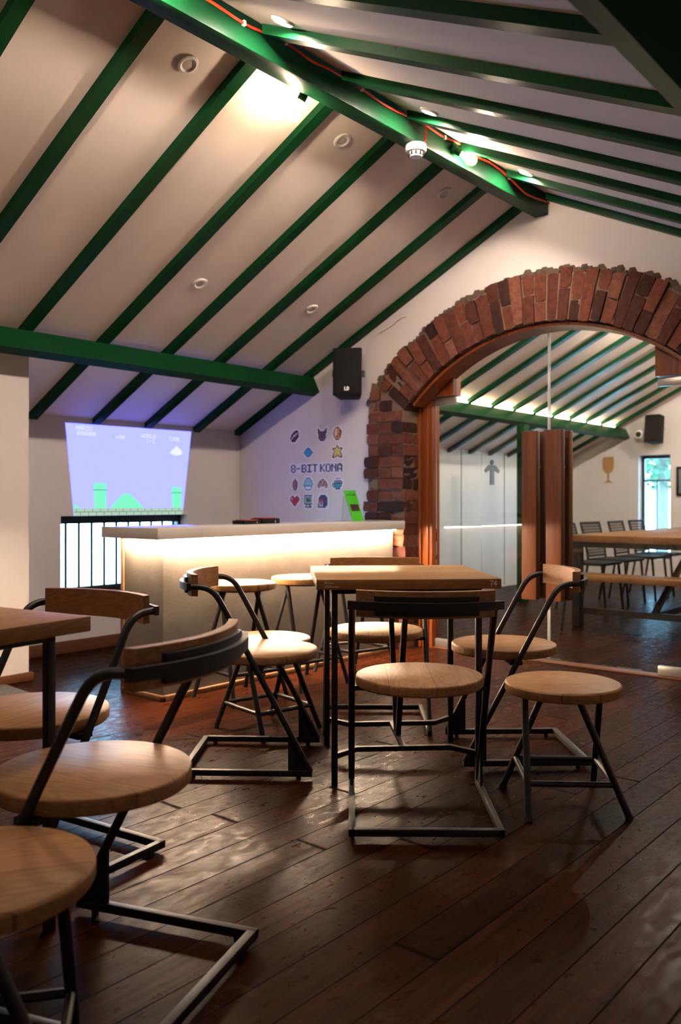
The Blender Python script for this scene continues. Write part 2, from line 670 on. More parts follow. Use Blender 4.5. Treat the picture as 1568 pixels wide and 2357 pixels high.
# ------------------------------------------------------------------ floor, walls, ceiling
b = MB()
b.box((XB - .1, YR - .1, -0.1), (XF + .1, YE + .3, 0.0))
tag(b.build('floor', M['floor'], smooth=False), 'dark reddish brown floorboards running towards the arch', 'floor', kind='structure')

t = 0.12
for (ya, yb, zf, lab) in ((YE + .25, YRIDGE, zl, 'left slope of the cream plaster ceiling between green rafters'),
                          (YRIDGE, YR - .1, zr, 'right slope of the cream plaster ceiling between green rafters')):
    b = MB()
    a0, a1 = zf(ya) + RD, zf(yb) + RD
    b.hexa([(XB - .1, ya, a0), (XF + .1, ya, a0), (XF + .1, yb, a1), (XB - .1, yb, a1),
            (XB - .1, ya, a0 + t), (XF + .1, ya, a0 + t), (XF + .1, yb, a1 + t), (XB - .1, yb, a1 + t)])
    tag(b.build('ceiling', M['ceiling'], smooth=False), lab, 'ceiling', kind='structure')


def ceil_z(y):
    return (zl(y) if y > YRIDGE else zr(y)) + RD


def gable(name, x0, x1, hole, mat, label, extra=()):
    """gable wall between x0 and x1; hole(y) gives the wall's lower edge"""
    b = MB()
    ys = sorted(set([YR - .05, YRIDGE, YE + .05] + list(extra)))
    for ya, yb in zip(ys[:-1], ys[1:]):
        m = (ya + yb) / 2
        h0 = hole(ya + 1e-5)
        h1 = hole(yb - 1e-5)
        for (lo0, lo1, hi0, hi1) in [(h0, h1, ceil_z(ya) + .02, ceil_z(yb) + .02)]:
            b.hexa([(x0, ya, lo0), (x1, ya, lo0), (x1, yb, lo1), (x0, yb, lo1),
                    (x0, ya, hi0), (x1, ya, hi0), (x1, yb, hi1), (x0, yb, hi1)])
    bmesh.ops.remove_doubles(b.bm, verts=b.bm.verts, dist=1e-5)
    return tag(b.build(name, mat, smooth=False), label, 'wall', kind='structure')


# brick arch geometry
AC, AZ, R_IN, R_OUT = 2.45, 0.768, 1.35, 1.645
JAMB = 1.024
R_HOLE, JHOLE = 1.60, 1.325


def arch_hole(y):
    d = abs(y - AC)
    if d >= JHOLE:
        return 0.0
    if d >= R_HOLE * 0.999:
        return 0.0
    return AZ + math.sqrt(R_HOLE ** 2 - d ** 2)


ex = [AC + JHOLE * (i / 20.0) for i in range(-20, 21)]
gable('wall_end', XW, XW + 0.24, arch_hole, M['plaster'], 'cream plaster end wall around the brick arch', ex)
gable('wall_back', XB - .1, XB, lambda y: 0.0, M['plaster'], 'cream plaster wall behind the viewer')
WIN2 = (3.763, 4.164, 0.29, 1.61)


def build_far_wall():
    b = MB()
    y0, y1, z0, z1 = WIN2

    def strip(ya, yb, lo, hi=None):
        ha, hb = (ceil_z(ya) + .02, ceil_z(yb) + .02) if hi is None else (hi, hi)
        b.hexa([(XF, ya, lo), (XF + .25, ya, lo), (XF + .25, yb, lo), (XF, yb, lo),
                (XF, ya, ha), (XF + .25, ya, ha), (XF + .25, yb, hb), (XF, yb, hb)])
    strip(YR - .05, YRIDGE, 0)
    strip(YRIDGE, y0, 0)
    strip(y0, y1, 0, z0)
    strip(y0, y1, z1)
    strip(y1, YE + .05, 0)
    return tag(b.build('wall_far', M['plaster'], smooth=False), 'cream end wall of the room beyond the glass', 'wall', kind='structure')


build_far_wall()

# eave wall with the window opening
WIN1 = (3.186, 4.266, 0.387, 0.920)
b = MB()
x0, x1, z0, z1 = WIN1
top = zl(YE) + RD + .02
for (a, c, lo, hi) in ((XB - .1, x0, 0, top), (x1, XW + .12, 0, top), (x0, x1, 0, z0), (x0, x1, z1, top)):
    b.box((a, YE, lo), (c, YE + .24, hi))
tag(b.build('wall_left', M['plaster'], smooth=False), 'low plaster eave wall under the left roof slope with the barred window', 'wall', kind='structure')
b = MB()
b.box((XW + .12, YE, 0), (XF + .1, YE + .2, top))
tag(b.build('wall_left_far', M['white_panel'], smooth=False), 'white panelled eave wall of the room beyond the glass', 'wall', kind='structure')
b = MB()
b.box((XB - .1, YR - .1, 0), (XF + .1, YR, zr(YR) + RD + .02))
tag(b.build('wall_right', M['plaster'], smooth=False), 'low plaster wall on the right beside the viewer', 'wall', kind='structure')

# joints of the white panelling
for i, x in enumerate((7.2, 8.182, 8.62, 9.144)):
    b = MB()
    b.box((x - .006, YE - .004, 0.02), (x + .006, YE + .002, zl(YE) + RD))
    tag(b.build('trim_%d' % (i + 1), M['mark_dark'] if i != 2 else M['lens'], smooth=False), '%s vertical joint of the white panelling beyond the glass' % ORD[i], 'trim', kind='structure')

# wall pier at the left
b = MB()
b.hexa([(1.75, 4.515, 0), (2.594, 4.515, 0), (2.594, YE, 0), (1.75, YE, 0),
        (1.75, 4.515, zl(4.515) + .05), (2.594, 4.515, zl(4.515) + .05), (2.594, YE, zl(YE) + .05), (1.75, YE, zl(YE) + .05)])
tag(b.build('wall_pier', M['plaster'], smooth=False), 'plastered wall pier under the left purlin at the left edge', 'wall', kind='structure')
b = MB()
b.box((1.75, 4.495, 0), (2.614, 4.515, .048), bevel=.004)
b.box((2.594, 4.515, 0), (2.614, YE, .048), bevel=.004)
tag(b.build('baseboard_pier', M['base_wood']), 'brown wooden skirting at the foot of the plastered pier', 'baseboard', kind='structure')
b = MB()
b.box((2.614, YE - .018, 0), (XW, YE, .082), bevel=.004)
tag(b.build('baseboard_left', M['base_wood']), 'dark wooden skirting below the barred window', 'baseboard', kind='structure')

# ------------------------------------------------------------------ timbers
LX = [4.79, 4.36, 3.90, 3.46, 2.98, 2.485, 2.005, 1.56, 1.08, 0.60]
RX = [4.78, 4.305, 3.83, 3.355, 2.87, 2.39, 1.91, 1.43, 0.95]


def rafter_mesh(ya, yb, zf, w):
    b = MB()
    n = 8
    rnd = random.Random(3)
    prev = None
    for i in range(n):
        y0_, y1_ = ya + (yb - ya) * i / n, ya + (yb - ya) * (i + 1) / n
        w0 = prev if prev is not None else w / 2
        w1 = w / 2 * (1 + rnd.uniform(-.05, .05))
        prev = w1
        b.hexa([(-w0, y0_, zf(y0_)), (w0, y0_, zf(y0_)), (w1, y1_, zf(y1_)), (-w1, y1_, zf(y1_)),
                (-w0, y0_, zf(y0_) + RD + .004), (w0, y0_, zf(y0_) + RD + .004), (w1, y1_, zf(y1_) + RD + .004), (-w1, y1_, zf(y1_) + RD + .004)])
    bmesh.ops.remove_doubles(b.bm, verts=b.bm.verts, dist=1e-5)
    return b


base_raf = None
for i, x in enumerate(LX):
    lab = '%s green rafter from the end wall on the left roof slope of the near room' % ORD[i]
    if base_raf is None:
        base_raf = rafter_mesh(YE - .004, 2.50, zl, 0.062).build('rafter', M['green'])
        o = base_raf
    else:
        o = base_raf.copy()
        COL.objects.link(o)
    o.location = (x, 0, 0)
    tag(o, lab, 'rafter', 'left slope rafters of the near room')
rr0 = None
for i, x in enumerate(RX):
    lab = '%s green rafter from the end wall on the right roof slope' % ORD[i]
    if rr0 is None:
        rr0 = rafter_mesh(2.389, YR + .004, zr, 0.064).build('rafter', M['green'])
        o = rr0
    else:
        o = rr0.copy()
        COL.objects.link(o)
    o.location = (x, 0, 0)
    tag(o, lab, 'rafter', 'right slope rafters')
FX = [5.30 + 0.437 * i for i in range(13)]
for i, x in enumerate(FX):
    o = base_raf.copy()
    COL.objects.link(o)
    o.location = (x, 0, 0)
    tag(o, '%s green rafter behind the glass doors counted from the arch' % ORD[i], 'rafter', 'rafters of the room beyond the glass')

b = MB()
b.box((XB, 2.405, 2.766), (XW - .001, 2.495, 2.905), bevel=.006)
tag(b.build('ridge_beam', M['green']), 'big green ridge beam with a red cable clipped along it', 'beam')


def purlin_pts(side, x0, x1):
    # section square to the roof slope, top on the rafters
    if side == 'L':
        n = Vector((0, -0.446, -0.895))
        s = Vector((0, 0.895, -0.446))
        p = Vector((0, 4.330, zl(4.330)))
    else:
        n = Vector((0, 0.433, -0.901))
        s = Vector((0, -0.901, -0.433))
        p = Vector((0, 0.575, zr(0.575)))
    p = p + n * .003
    q = [p, p + n * .128, p + n * .128 + s * .066, p + s * .066]
    return [(x0, v.y, v.z) for v in q], (x1 - x0, 0, 0)


for side, nm, xa, xb, lab in (('L', 'purlin', 0.2, XW + .02, 'long green purlin crossing under the left slope above the projected picture'),
                              ('R', 'purlin', -0.5, XW + .02, 'dark green purlin in the upper right corner under the right slope'),
                              ('L', 'purlin', XD + .06, XF, 'green purlin with glowing gaps above it behind the glass doors')):
    poly, d = purlin_pts(side, xa, xb)
    b = MB().prism(poly, d)
    tag(b.build(nm, M['green'], smooth=False), lab, 'beam')

b = MB()
b.box((7.84, 4.175, 0), (7.93, 4.265, 1.80), bevel=.004)
tag(b.build('green_post', M['green']), 'slim green post holding the far purlin behind the glass', 'post')

# ------------------------------------------------------------------ brick arch
def brick_box(b, pts, rnd):
    n0 = len(b.bm.verts)
    pts = [Vector(p) for p in pts]
    v, f = b.hexa([tuple(p) for p in pts])
    ed = list({e for fc in f for e in fc.edges})
    bmesh.ops.subdivide_edges(b.bm, edges=ed, cuts=2, use_grid_fill=True)
    c = sum(pts, Vector()) / 8
    b.bm.verts.ensure_lookup_table()
    for q in list(b.bm.verts)[n0:]:
        corner = min((q.co - p).length for p in pts) < 1e-5
        q.co += Vector((rnd.uniform(-.003, .003), rnd.uniform(-.003, .003), rnd.uniform(-.003, .003)))
        if corner:                     # knock the corners off
            q.co += (c - q.co).normalized() * rnd.uniform(.002, .008)


def build_arch():
    rnd = random.Random(11)
    root = thing('brick_arch', 'exposed red brick arch with a ragged edge around the glass doors', 'arch', (XW, AC, 0))
    b = MB()
    th_max = math.asin(JAMB / R_IN)
    n = 33
    gap = 0.0065
    for i in range(n):
        a0 = -th_max + 2 * th_max * i / n
        a1 = -th_max + 2 * th_max * (i + 1) / n
        ro = R_OUT + rnd.uniform(-.022, .03)
        mode = i % 3
        cuts = [R_IN, ro] if mode == 0 else ([R_IN, R_IN + .13 + rnd.uniform(-.015, .02), ro] if mode == 1 else [R_IN, R_IN + .19 + rnd.uniform(-.02, .02), ro])
        for r0, r1 in zip(cuts[:-1], cuts[1:]):
            x0 = -0.028 + rnd.uniform(-.012, .010)
            xs = [x0, 0.225] if rnd.random() < .5 else [x0, x0 + .12, 0.225]
            for xa, xb in zip(xs[:-1], xs[1:]):
                g0 = gap / r1 / 2 + rnd.uniform(0, .002)

                def P(x, r, a):
                    return Vector((x, r * math.sin(a), AZ + r * math.cos(a)))
                ra, rb = r0 + (gap / 2 if r0 > R_IN else rnd.uniform(-.006, .006)), r1 - gap / 2
                xbb = xb - (gap if xb < .2 else 0)
                A0, A1 = a0 + g0, a1 - g0
                brick_box(b, [P(xa, ra, A0), P(xbb, ra, A0), P(xbb, ra, A1), P(xa, ra, A1),
                              P(xa, rb, A0), P(xbb, rb, A0), P(xbb, rb, A1), P(xa, rb, A1)], rnd)
    # jambs in courses
    H = 0.0785
    for sgn in (1, -1):
        k = 0
        z = 0.006
        while z < 1.90:
            z2 = z + H - gap
            y_in = JAMB
            zc = (z + z2) / 2
            # above the springing the radial joint bounds the course
            zs = AZ + R_IN * math.cos(th_max)
            if z2 > zs - .01:
                y_in = JAMB + (z2 - zs + .01) * math.tan(th_max) + .01
            y_out = 1.355 + rnd.uniform(-.02, .03) - max(0, z - 1.5) * .10
            if y_out - y_in < .05:
                break
            if k % 2 == 0:
                cuts = [y_in, min(y_in + .225, y_out - .06), y_out]
            else:
                cuts = [y_in, y_in + .105, min(y_in + .225 + .0, y_out - .04), y_out] if y_out - y_in > .28 else [y_in, y_in + .11, y_out]
            if y_out - y_in < .17:
                cuts = [y_in, y_out]
            for j, (ya, yb) in enumerate(zip(cuts[:-1], cuts[1:])):
                if yb - ya < .03:
                    continue
                x0 = -0.024 + rnd.uniform(-.012, .010)
                if j == 0:
                    xs = [x0, x0 + (.11 if k % 2 == 0 else .165), .225]
                else:
                    xs = [x0, .06]
                for q, (xa, xb) in enumerate(zip(xs[:-1], xs[1:])):
                    if q:
                        xa += gap
                    y0_ = ya + (gap / 2 if j else rnd.uniform(-.006, .004))
                    y1_ = yb - gap / 2
                    p = [(xa, y0_), (xb, y0_), (xb, y1_), (xa, y1_)]
                    brick_box(b, [(x_, sgn * y_, z) for x_, y_ in p] + [(x_, sgn * y_, z2) for x_, y_ in p], rnd)
            z += H
            k += 1
    b.build('bricks', M['brick'], root, angle=50)
    # mortar core
    c = MB()
    m = 40
    for i in range(m):
        a0 = -th_max + 2 * th_max * i / m
        a1 = -th_max + 2 * th_max * (i + 1) / m
        pts = []
        for r in (R_IN + .005, R_OUT - .012):
            pts += [(-.017, r * math.sin(a0), AZ + r * math.cos(a0)), (.22, r * math.sin(a0), AZ + r * math.cos(a0)),
                    (.222, r * math.sin(a1), AZ + r * math.cos(a1)), (-.017, r * math.sin(a1), AZ + r * math.cos(a1))]
        c.hexa(pts)
    zs = AZ + R_IN * math.cos(th_max)
    for s in (1, -1):
        c.prism([(-.015, s * (JAMB + .005), 0), (-.015, s * 1.352, 0), (-.015, s * 1.34, 1.70), (-.015, s * 1.31, 1.86), (-.015, s * (JAMB + .215), 1.845), (-.015, s * (JAMB + .005), zs)], (.237, 0, 0))
    c.build('mortar', M['mortar'], root, smooth=False)
    # ragged plaster edge following the outside of the brickwork
    e = MB()
    rr_ = random.Random(5)
    for i in range(86):
        a = -0.95 + 1.90 * i / 85.0
        r = R_OUT + rr_.uniform(-.008, .02)
        e.lathe([(0, -.020), (.016 + rr_.random() * .014, -.012), (.022 + rr_.random() * .014, .004), (0, .012)], 6, 0, 'X',
                (0, r * math.sin(a), AZ + r * math.cos(a)))
    e.build('crumbling_edge', M['rubble'], root, angle=20)
    return root


build_arch()

# ------------------------------------------------------------------ glass doors
DC = 2.505
door = thing('door_1', 'pair of frameless glass doors in a reddish wooden frame under the brick arch', 'door', (XD, DC, 0), kind='structure')


def glass_arc(d):        # upper edge of the glass at distance d from the middle
    return 2.105 - 1.40 + math.sqrt(1.40 ** 2 - d ** 2)


def door_frame():
    b = MB()
    HW = 0.866          # half width of the clear opening
    BL = 0.690          # inner side of the corner blocks
    ZB = 1.745
    n = 24
    ds = [-BL + 2 * BL * i / n for i in range(n + 1)]
    for d0, d1 in zip(ds[:-1], ds[1:]):
        b.hexa([(-.045, d0, glass_arc(d0)), (.05, d0, glass_arc(d0)), (.05, d1, glass_arc(d1)), (-.045, d1, glass_arc(d1)),
                (-.045, d0, 2.35), (.05, d0, 2.35), (.05, d1, 2.35), (-.045, d1, 2.35)])
    for s in (1, -1):
        b.box((-.045, s * BL, ZB), (.05, s * 1.04, 2.35))
        b.box((-.045, s * HW, 0), (.05, s * 1.04, ZB))
        # moulded face of the jamb
        b.box((-.060, s * (HW + .022), 0), (-.045, s * (HW + .058), ZB), bevel=.004)
        b.box((-.068, s * (HW + .080), 0), (-.045, s * 1.03, ZB), bevel=.006)
    # curved lining board under the brick arch
    tm = math.asin(JAMB / R_IN) - R(2.5)
    for i in range(40):
        a0 = -tm + 2 * tm * i / 40
        a1 = -tm + 2 * tm * (i + 1) / 40
        yo = AC - DC
        p = []
        for r_ in (1.324, 1.343):
            p += [(-.195, yo + r_ * math.sin(a0), AZ + r_ * math.cos(a0)), (.0, yo + r_ * math.sin(a0), AZ + r_ * math.cos(a0)),
                  (.0, yo + r_ * math.sin(a1), AZ + r_ * math.cos(a1)), (-.195, yo + r_ * math.sin(a1), AZ + r_ * math.cos(a1))]
        b.hexa(p)
    return b.build('door_frame', M['jamb_wood'], door)


door_frame()
b = MB()
b.box((-.05, -.862, 0), (.05, .862, .006), bevel=.002)
b.build('threshold', M['base_wood'], door)
for s in (1, -1):
    b = MB()
    poly = [(-.005, s * .006, .022), (-.005, s * .858, .022), (-.005, s * .858, 1.735), (-.005, s * .686, 1.735)]
    n = 20
    for i in range(n + 1):
        d = .686 + (.006 - .686) * i / n
        poly.append((-.005, s * d, glass_arc(d) - .006))
    b.prism(poly, (.010, 0, 0))
    leaf = b.build('glass_leaf', M['glass'], door, smooth=False)
    b = MB()
    b.box((-.0055, s * .0035, .022), (.0055, s * .0075, 2.098))
    b.build('polished_edge', M['glass_edge'], leaf, smooth=False)
    # patch fittings
    for zz0, zz1 in ((1.690, 1.742), (.008, .062)):
        b = MB()
        b.box((-.017, s * .694, zz0), (.017, s * .862, zz1), bevel=.003)
        b.build('pivot_patch', M['steel'], leaf)
    # wooden pull handles on both sides of each leaf
    for sx in (-1, 1):
        b = MB()
        b.box((sx * .030, s * .018 if s < 0 else .048, .395), (sx * .085, s * .122 if s < 0 else .150, 1.468), bevel=.004)
        h = b.build('door_handle', M['handle_wood'], leaf)
        b = MB()
        for zz in (.62, 1.24):
            b.tube([(sx * .004, s * .085, zz), (sx * .034, s * .085, zz)], .010)
        b.build('standoff', M['steel'], h)

# ------------------------------------------------------------------ window 1 (barred)
x0, x1, z0, z1 = WIN1
w1 = thing('window_1', 'low window with black bars beside the counter', 'window', ((x0 + x1) / 2, YE, z0), kind='structure')
cx_, cz_ = (x0 + x1) / 2, z0
b = MB()
FY0, FY1 = .075, .125
hw = (x1 - x0) / 2
b.box((-hw, FY0, z1 - cz_ - .055), (hw, FY1, z1 - cz_), bevel=.003)
b.box((-hw, FY0, 0.0), (hw, FY1, .040), bevel=.003)
b.box((-hw, FY0 + .02, .04), (-hw + .010, FY1, z1 - cz_ - .05))
b.box((hw - .03, FY0, .04), (hw, FY1, z1 - cz_ - .05))
fr = b.build('window_frame', M['black_metal'], w1)
for i in range(10):
    x = -hw + .095 + i * .103
    b = MB()
    b.tube([(x, .095, .035), (x, .095, z1 - cz_ - .05)], .0100, 10)
    b.build('bar', M['black_metal'], w1)
b = MB()
b.box((-hw, .150, 0), (hw, .156, z1 - cz_))
b.build('pane', M['glass'], w1, smooth=False)
b = MB()
b.box((-hw - .01, -.02, -.022), (hw + .01, .075, 0.0), bevel=.004)
b.build('window_sill', M['plaster'], w1)

# ------------------------------------------------------------------ pixel lettering
GLY = {
    '0': ['01110', '10001', '10011', '10101', '11001', '10001', '01110'],
    '1': ['00100', '01100', '00100', '00100', '00100', '00100', '01110'],
    '8': ['01110', '10001', '10001', '01110', '10001', '10001', '01110'],
    '-': ['00000', '00000', '00000', '11110', '00000', '00000', '00000'],
    'x': ['00000', '00000', '10001', '01010', '00100', '01010', '10001'],
    'A': ['01110', '11011', '10001', '10001', '11111', '10001', '10001'],
    'B': ['11110', '10001', '10001', '11110', '10001', '10001', '11110'],
    'D': ['11100', '10010', '10001', '10001', '10001', '10010', '11100'],
    'E': ['11111', '10000', '10000', '11110', '10000', '10000', '11111'],
    'I': ['11111', '00100', '00100', '00100', '00100', '00100', '11111'],
    'K': ['10001', '10010', '10100', '11000', '10100', '10010', '10001'],
    'L': ['10000', '10000', '10000', '10000', '10000', '10000', '11111'],
    'M': ['10001', '11011', '10101', '10101', '10001', '10001', '10001'],
    'N': ['10001', '11001', '10101', '10011', '10001', '10001', '10001'],
    'O': ['01110', '10001', '10001', '10001', '10001', '10001', '01110'],
    'R': ['11110', '10001', '10001', '11110', '10100', '10010', '10001'],
    'T': ['11111', '00100', '00100', '00100', '00100', '00100', '00100'],
    'W': ['10001', '10001', '10001', '10101', '10101', '11011', '10001'],
    '7': ['11111', '00001', '00010', '00100', '00100', '00100', '00100'],
    '4': ['00010', '00110', '01010', '10010', '11111', '00010', '00010'],
    ' ': ['00000'] * 7,
}


def pixels(b, rows, o, u, v, n, pw, ph, depth, mi_of, off=0.0):
    """raised pixels; o = top-left corner, u right, v down, n outwards"""
    o, u, v, n = Vector(o), Vector(u), Vector(v), Vector(n)
    for j, row in enumerate(rows):
        i = 0
        while i < len(row):
            ch = row[i]
            k = i
            while k < len(row) and row[k] == ch:
                k += 1
            mi = mi_of(ch)
            if mi is not None:
                a = o + u * (i * pw) + v * (j * ph) + n * off
                c = o + u * (k * pw) + v * (j * ph) + n * off
                d = v * ph
                b.hexa([a + d, c + d, c, a, a + d + n * depth, c + d + n * depth, c + n * depth, a + n * depth], mi)
            i = k
    return b


def text_rows(s, gap=1):
    rows = [''] * 7
    for q, ch in enumerate(s):
        g_ = GLY[ch]
        for j in range(7):
            rows[j] += g_[j] + ('0' * gap if q < len(s) - 1 else '')
    return rows


# ------------------------------------------------------------------ projected picture on the eave wall
PR = thing('projected_picture', 'bright violet blue picture projected on the wall above the barred window', 'projection', (3.76, YE, 1.24))
EM = {
    'sky': mat_emit('projected_violet', (0.52, 0.55, 4.0), 0.97),
    'white': mat_emit('projected_white', (0.78, 0.80, 1.0), 1.05),
    'green': mat_emit('projected_green', (0.22, 0.90, 0.56), 1.0),
    'green_dk': mat_emit('projected_green_edge', (0.10, 0.45, 0.42), 0.7),
    'ground': mat_emit('projected_pale_green', (0.44, 0.62, 0.46), 0.95),
    'line': mat_emit('projected_grey', (0.16, 0.20, 0.26), 0.8),
}


def prx(x):
    return x - 3.76


def prz(z):
    return z - 1.24


def edge_l(z):
    return 3.285 + (3.219 - 3.285) * (z - .914) / (1.549 - .914)


def edge_r(z):
    return 4.223 + (4.308 - 4.223) * (z - .914) / (1.562 - .914)


def flat(b, poly, y0=-.003, d=-.0006):
    b.prism([(prx(x), y0, prz(z)) for x, z in poly], (0, d, 0))


b = MB()
flat(b, [(edge_l(.921), .921), (edge_r(.921), .921), (edge_r(1.556), 1.556), (edge_l(1.550), 1.550)], -.001, -.002)
b.build('backdrop', EM['sky'], PR, smooth=False)
b = MB()
zt, zb_ = .972, .921
flat(b, [(edge_l(zb_), zb_), (edge_r(zb_), zb_), (edge_r(zt), zt), (edge_l(zt), zt)])
gr = b.build('ground_strip', EM['ground'], PR, smooth=False)
b = MB()
for i in range(15):
    x = edge_l(.95) + .02 + i * .063
    flat(b, [(x, zb_ + .028), (x + .004, zb_ + .028), (x + .004, zt - .004), (x, zt - .004)], -.0037)
    flat(b, [(x + .030, zb_ + .002), (x + .034, zb_ + .002), (x + .034, zb_ + .024), (x + .030, zb_ + .024)], -.0037)
flat(b, [(edge_l(zb_), zb_ + .024), (edge_r(zb_), zb_ + .024), (edge_r(zb_), zb_ + .028), (edge_l(zb_), zb_ + .028)], -.0037)
b.build('ground_joints', EM['line'], gr, smooth=False)
for (xa, xb, h_, lip) in ((3.435, 3.545, .175, .050), (4.115, 4.215, .155, .045)):
    b = MB()
    flat(b, [(xa + .010, zt), (xb - .006, zt), (xb - .004, zt + h_), (xa + .004, zt + h_)])
    pl_ = b.build('green_column', EM['green'], PR, smooth=False)
    b = MB()
    flat(b, [(xa - .002, zt + h_ - lip), (xb + .002, zt + h_ - lip), (xb + .002, zt + h_ - lip + .005), (xa - .002, zt + h_ - lip + .005)], -.0037)
    b.build('column_band', EM['green_dk'], pl_, smooth=False)
b = MB()
flat(b, [(3.57, zt), (3.86, zt), (3.82, zt + .035), (3.765, zt + .083), (3.735, zt + .100), (3.70, zt + .103), (3.665, zt + .090), (3.62, zt + .045)])
b.build('hill', EM['green'], PR, smooth=False)
b = MB()
flat(b, [(edge_l(zt), zt), (edge_l(zt) + .05, zt), (edge_l(zt) + .03, zt + .015), (edge_l(zt) + .005, zt + .03)])
b.build('bush', EM['green'], PR, smooth=False)
b = MB()
cl = [(4.100, 1.385), (4.125, 1.372), (4.160, 1.366), (4.200, 1.372), (4.222, 1.388), (4.212, 1.402), (4.196, 1.420), (4.176, 1.432), (4.160, 1.440), (4.148, 1.424), (4.128, 1.412)]
flat(b, cl)
b.build('cloud', EM['white'], PR, smooth=False)
for txt, x, z, pw, ph in (('MARIO', 3.300, 1.536, .0043, .0042), ('000000', 3.306, 1.500, .0043, .0040), ('x00', 3.620, 1.492, .0044, .0038),
                          ('WORLD', 3.842, 1.514, .0045, .0042), ('1-1', 3.885, 1.478, .0045, .0038), ('TIME', 4.092, 1.504, .0045, .0042)):
    b = MB()
    pixels(b, text_rows(txt), (prx(x), -.003, prz(z)), (1, 0, 0), (0, 0, -1), (0, -1, 0), pw, ph, .0006, lambda c: 0 if c == '1' else None)
    b.build('lettering', EM['white'], PR, smooth=False)
b = MB()
flat(b, [(3.588, 1.466), (3.598, 1.462), (3.606, 1.470), (3.607, 1.486), (3.599, 1.494), (3.590, 1.490)])
b.build('coin_mark', EM['ground'], PR, smooth=False)

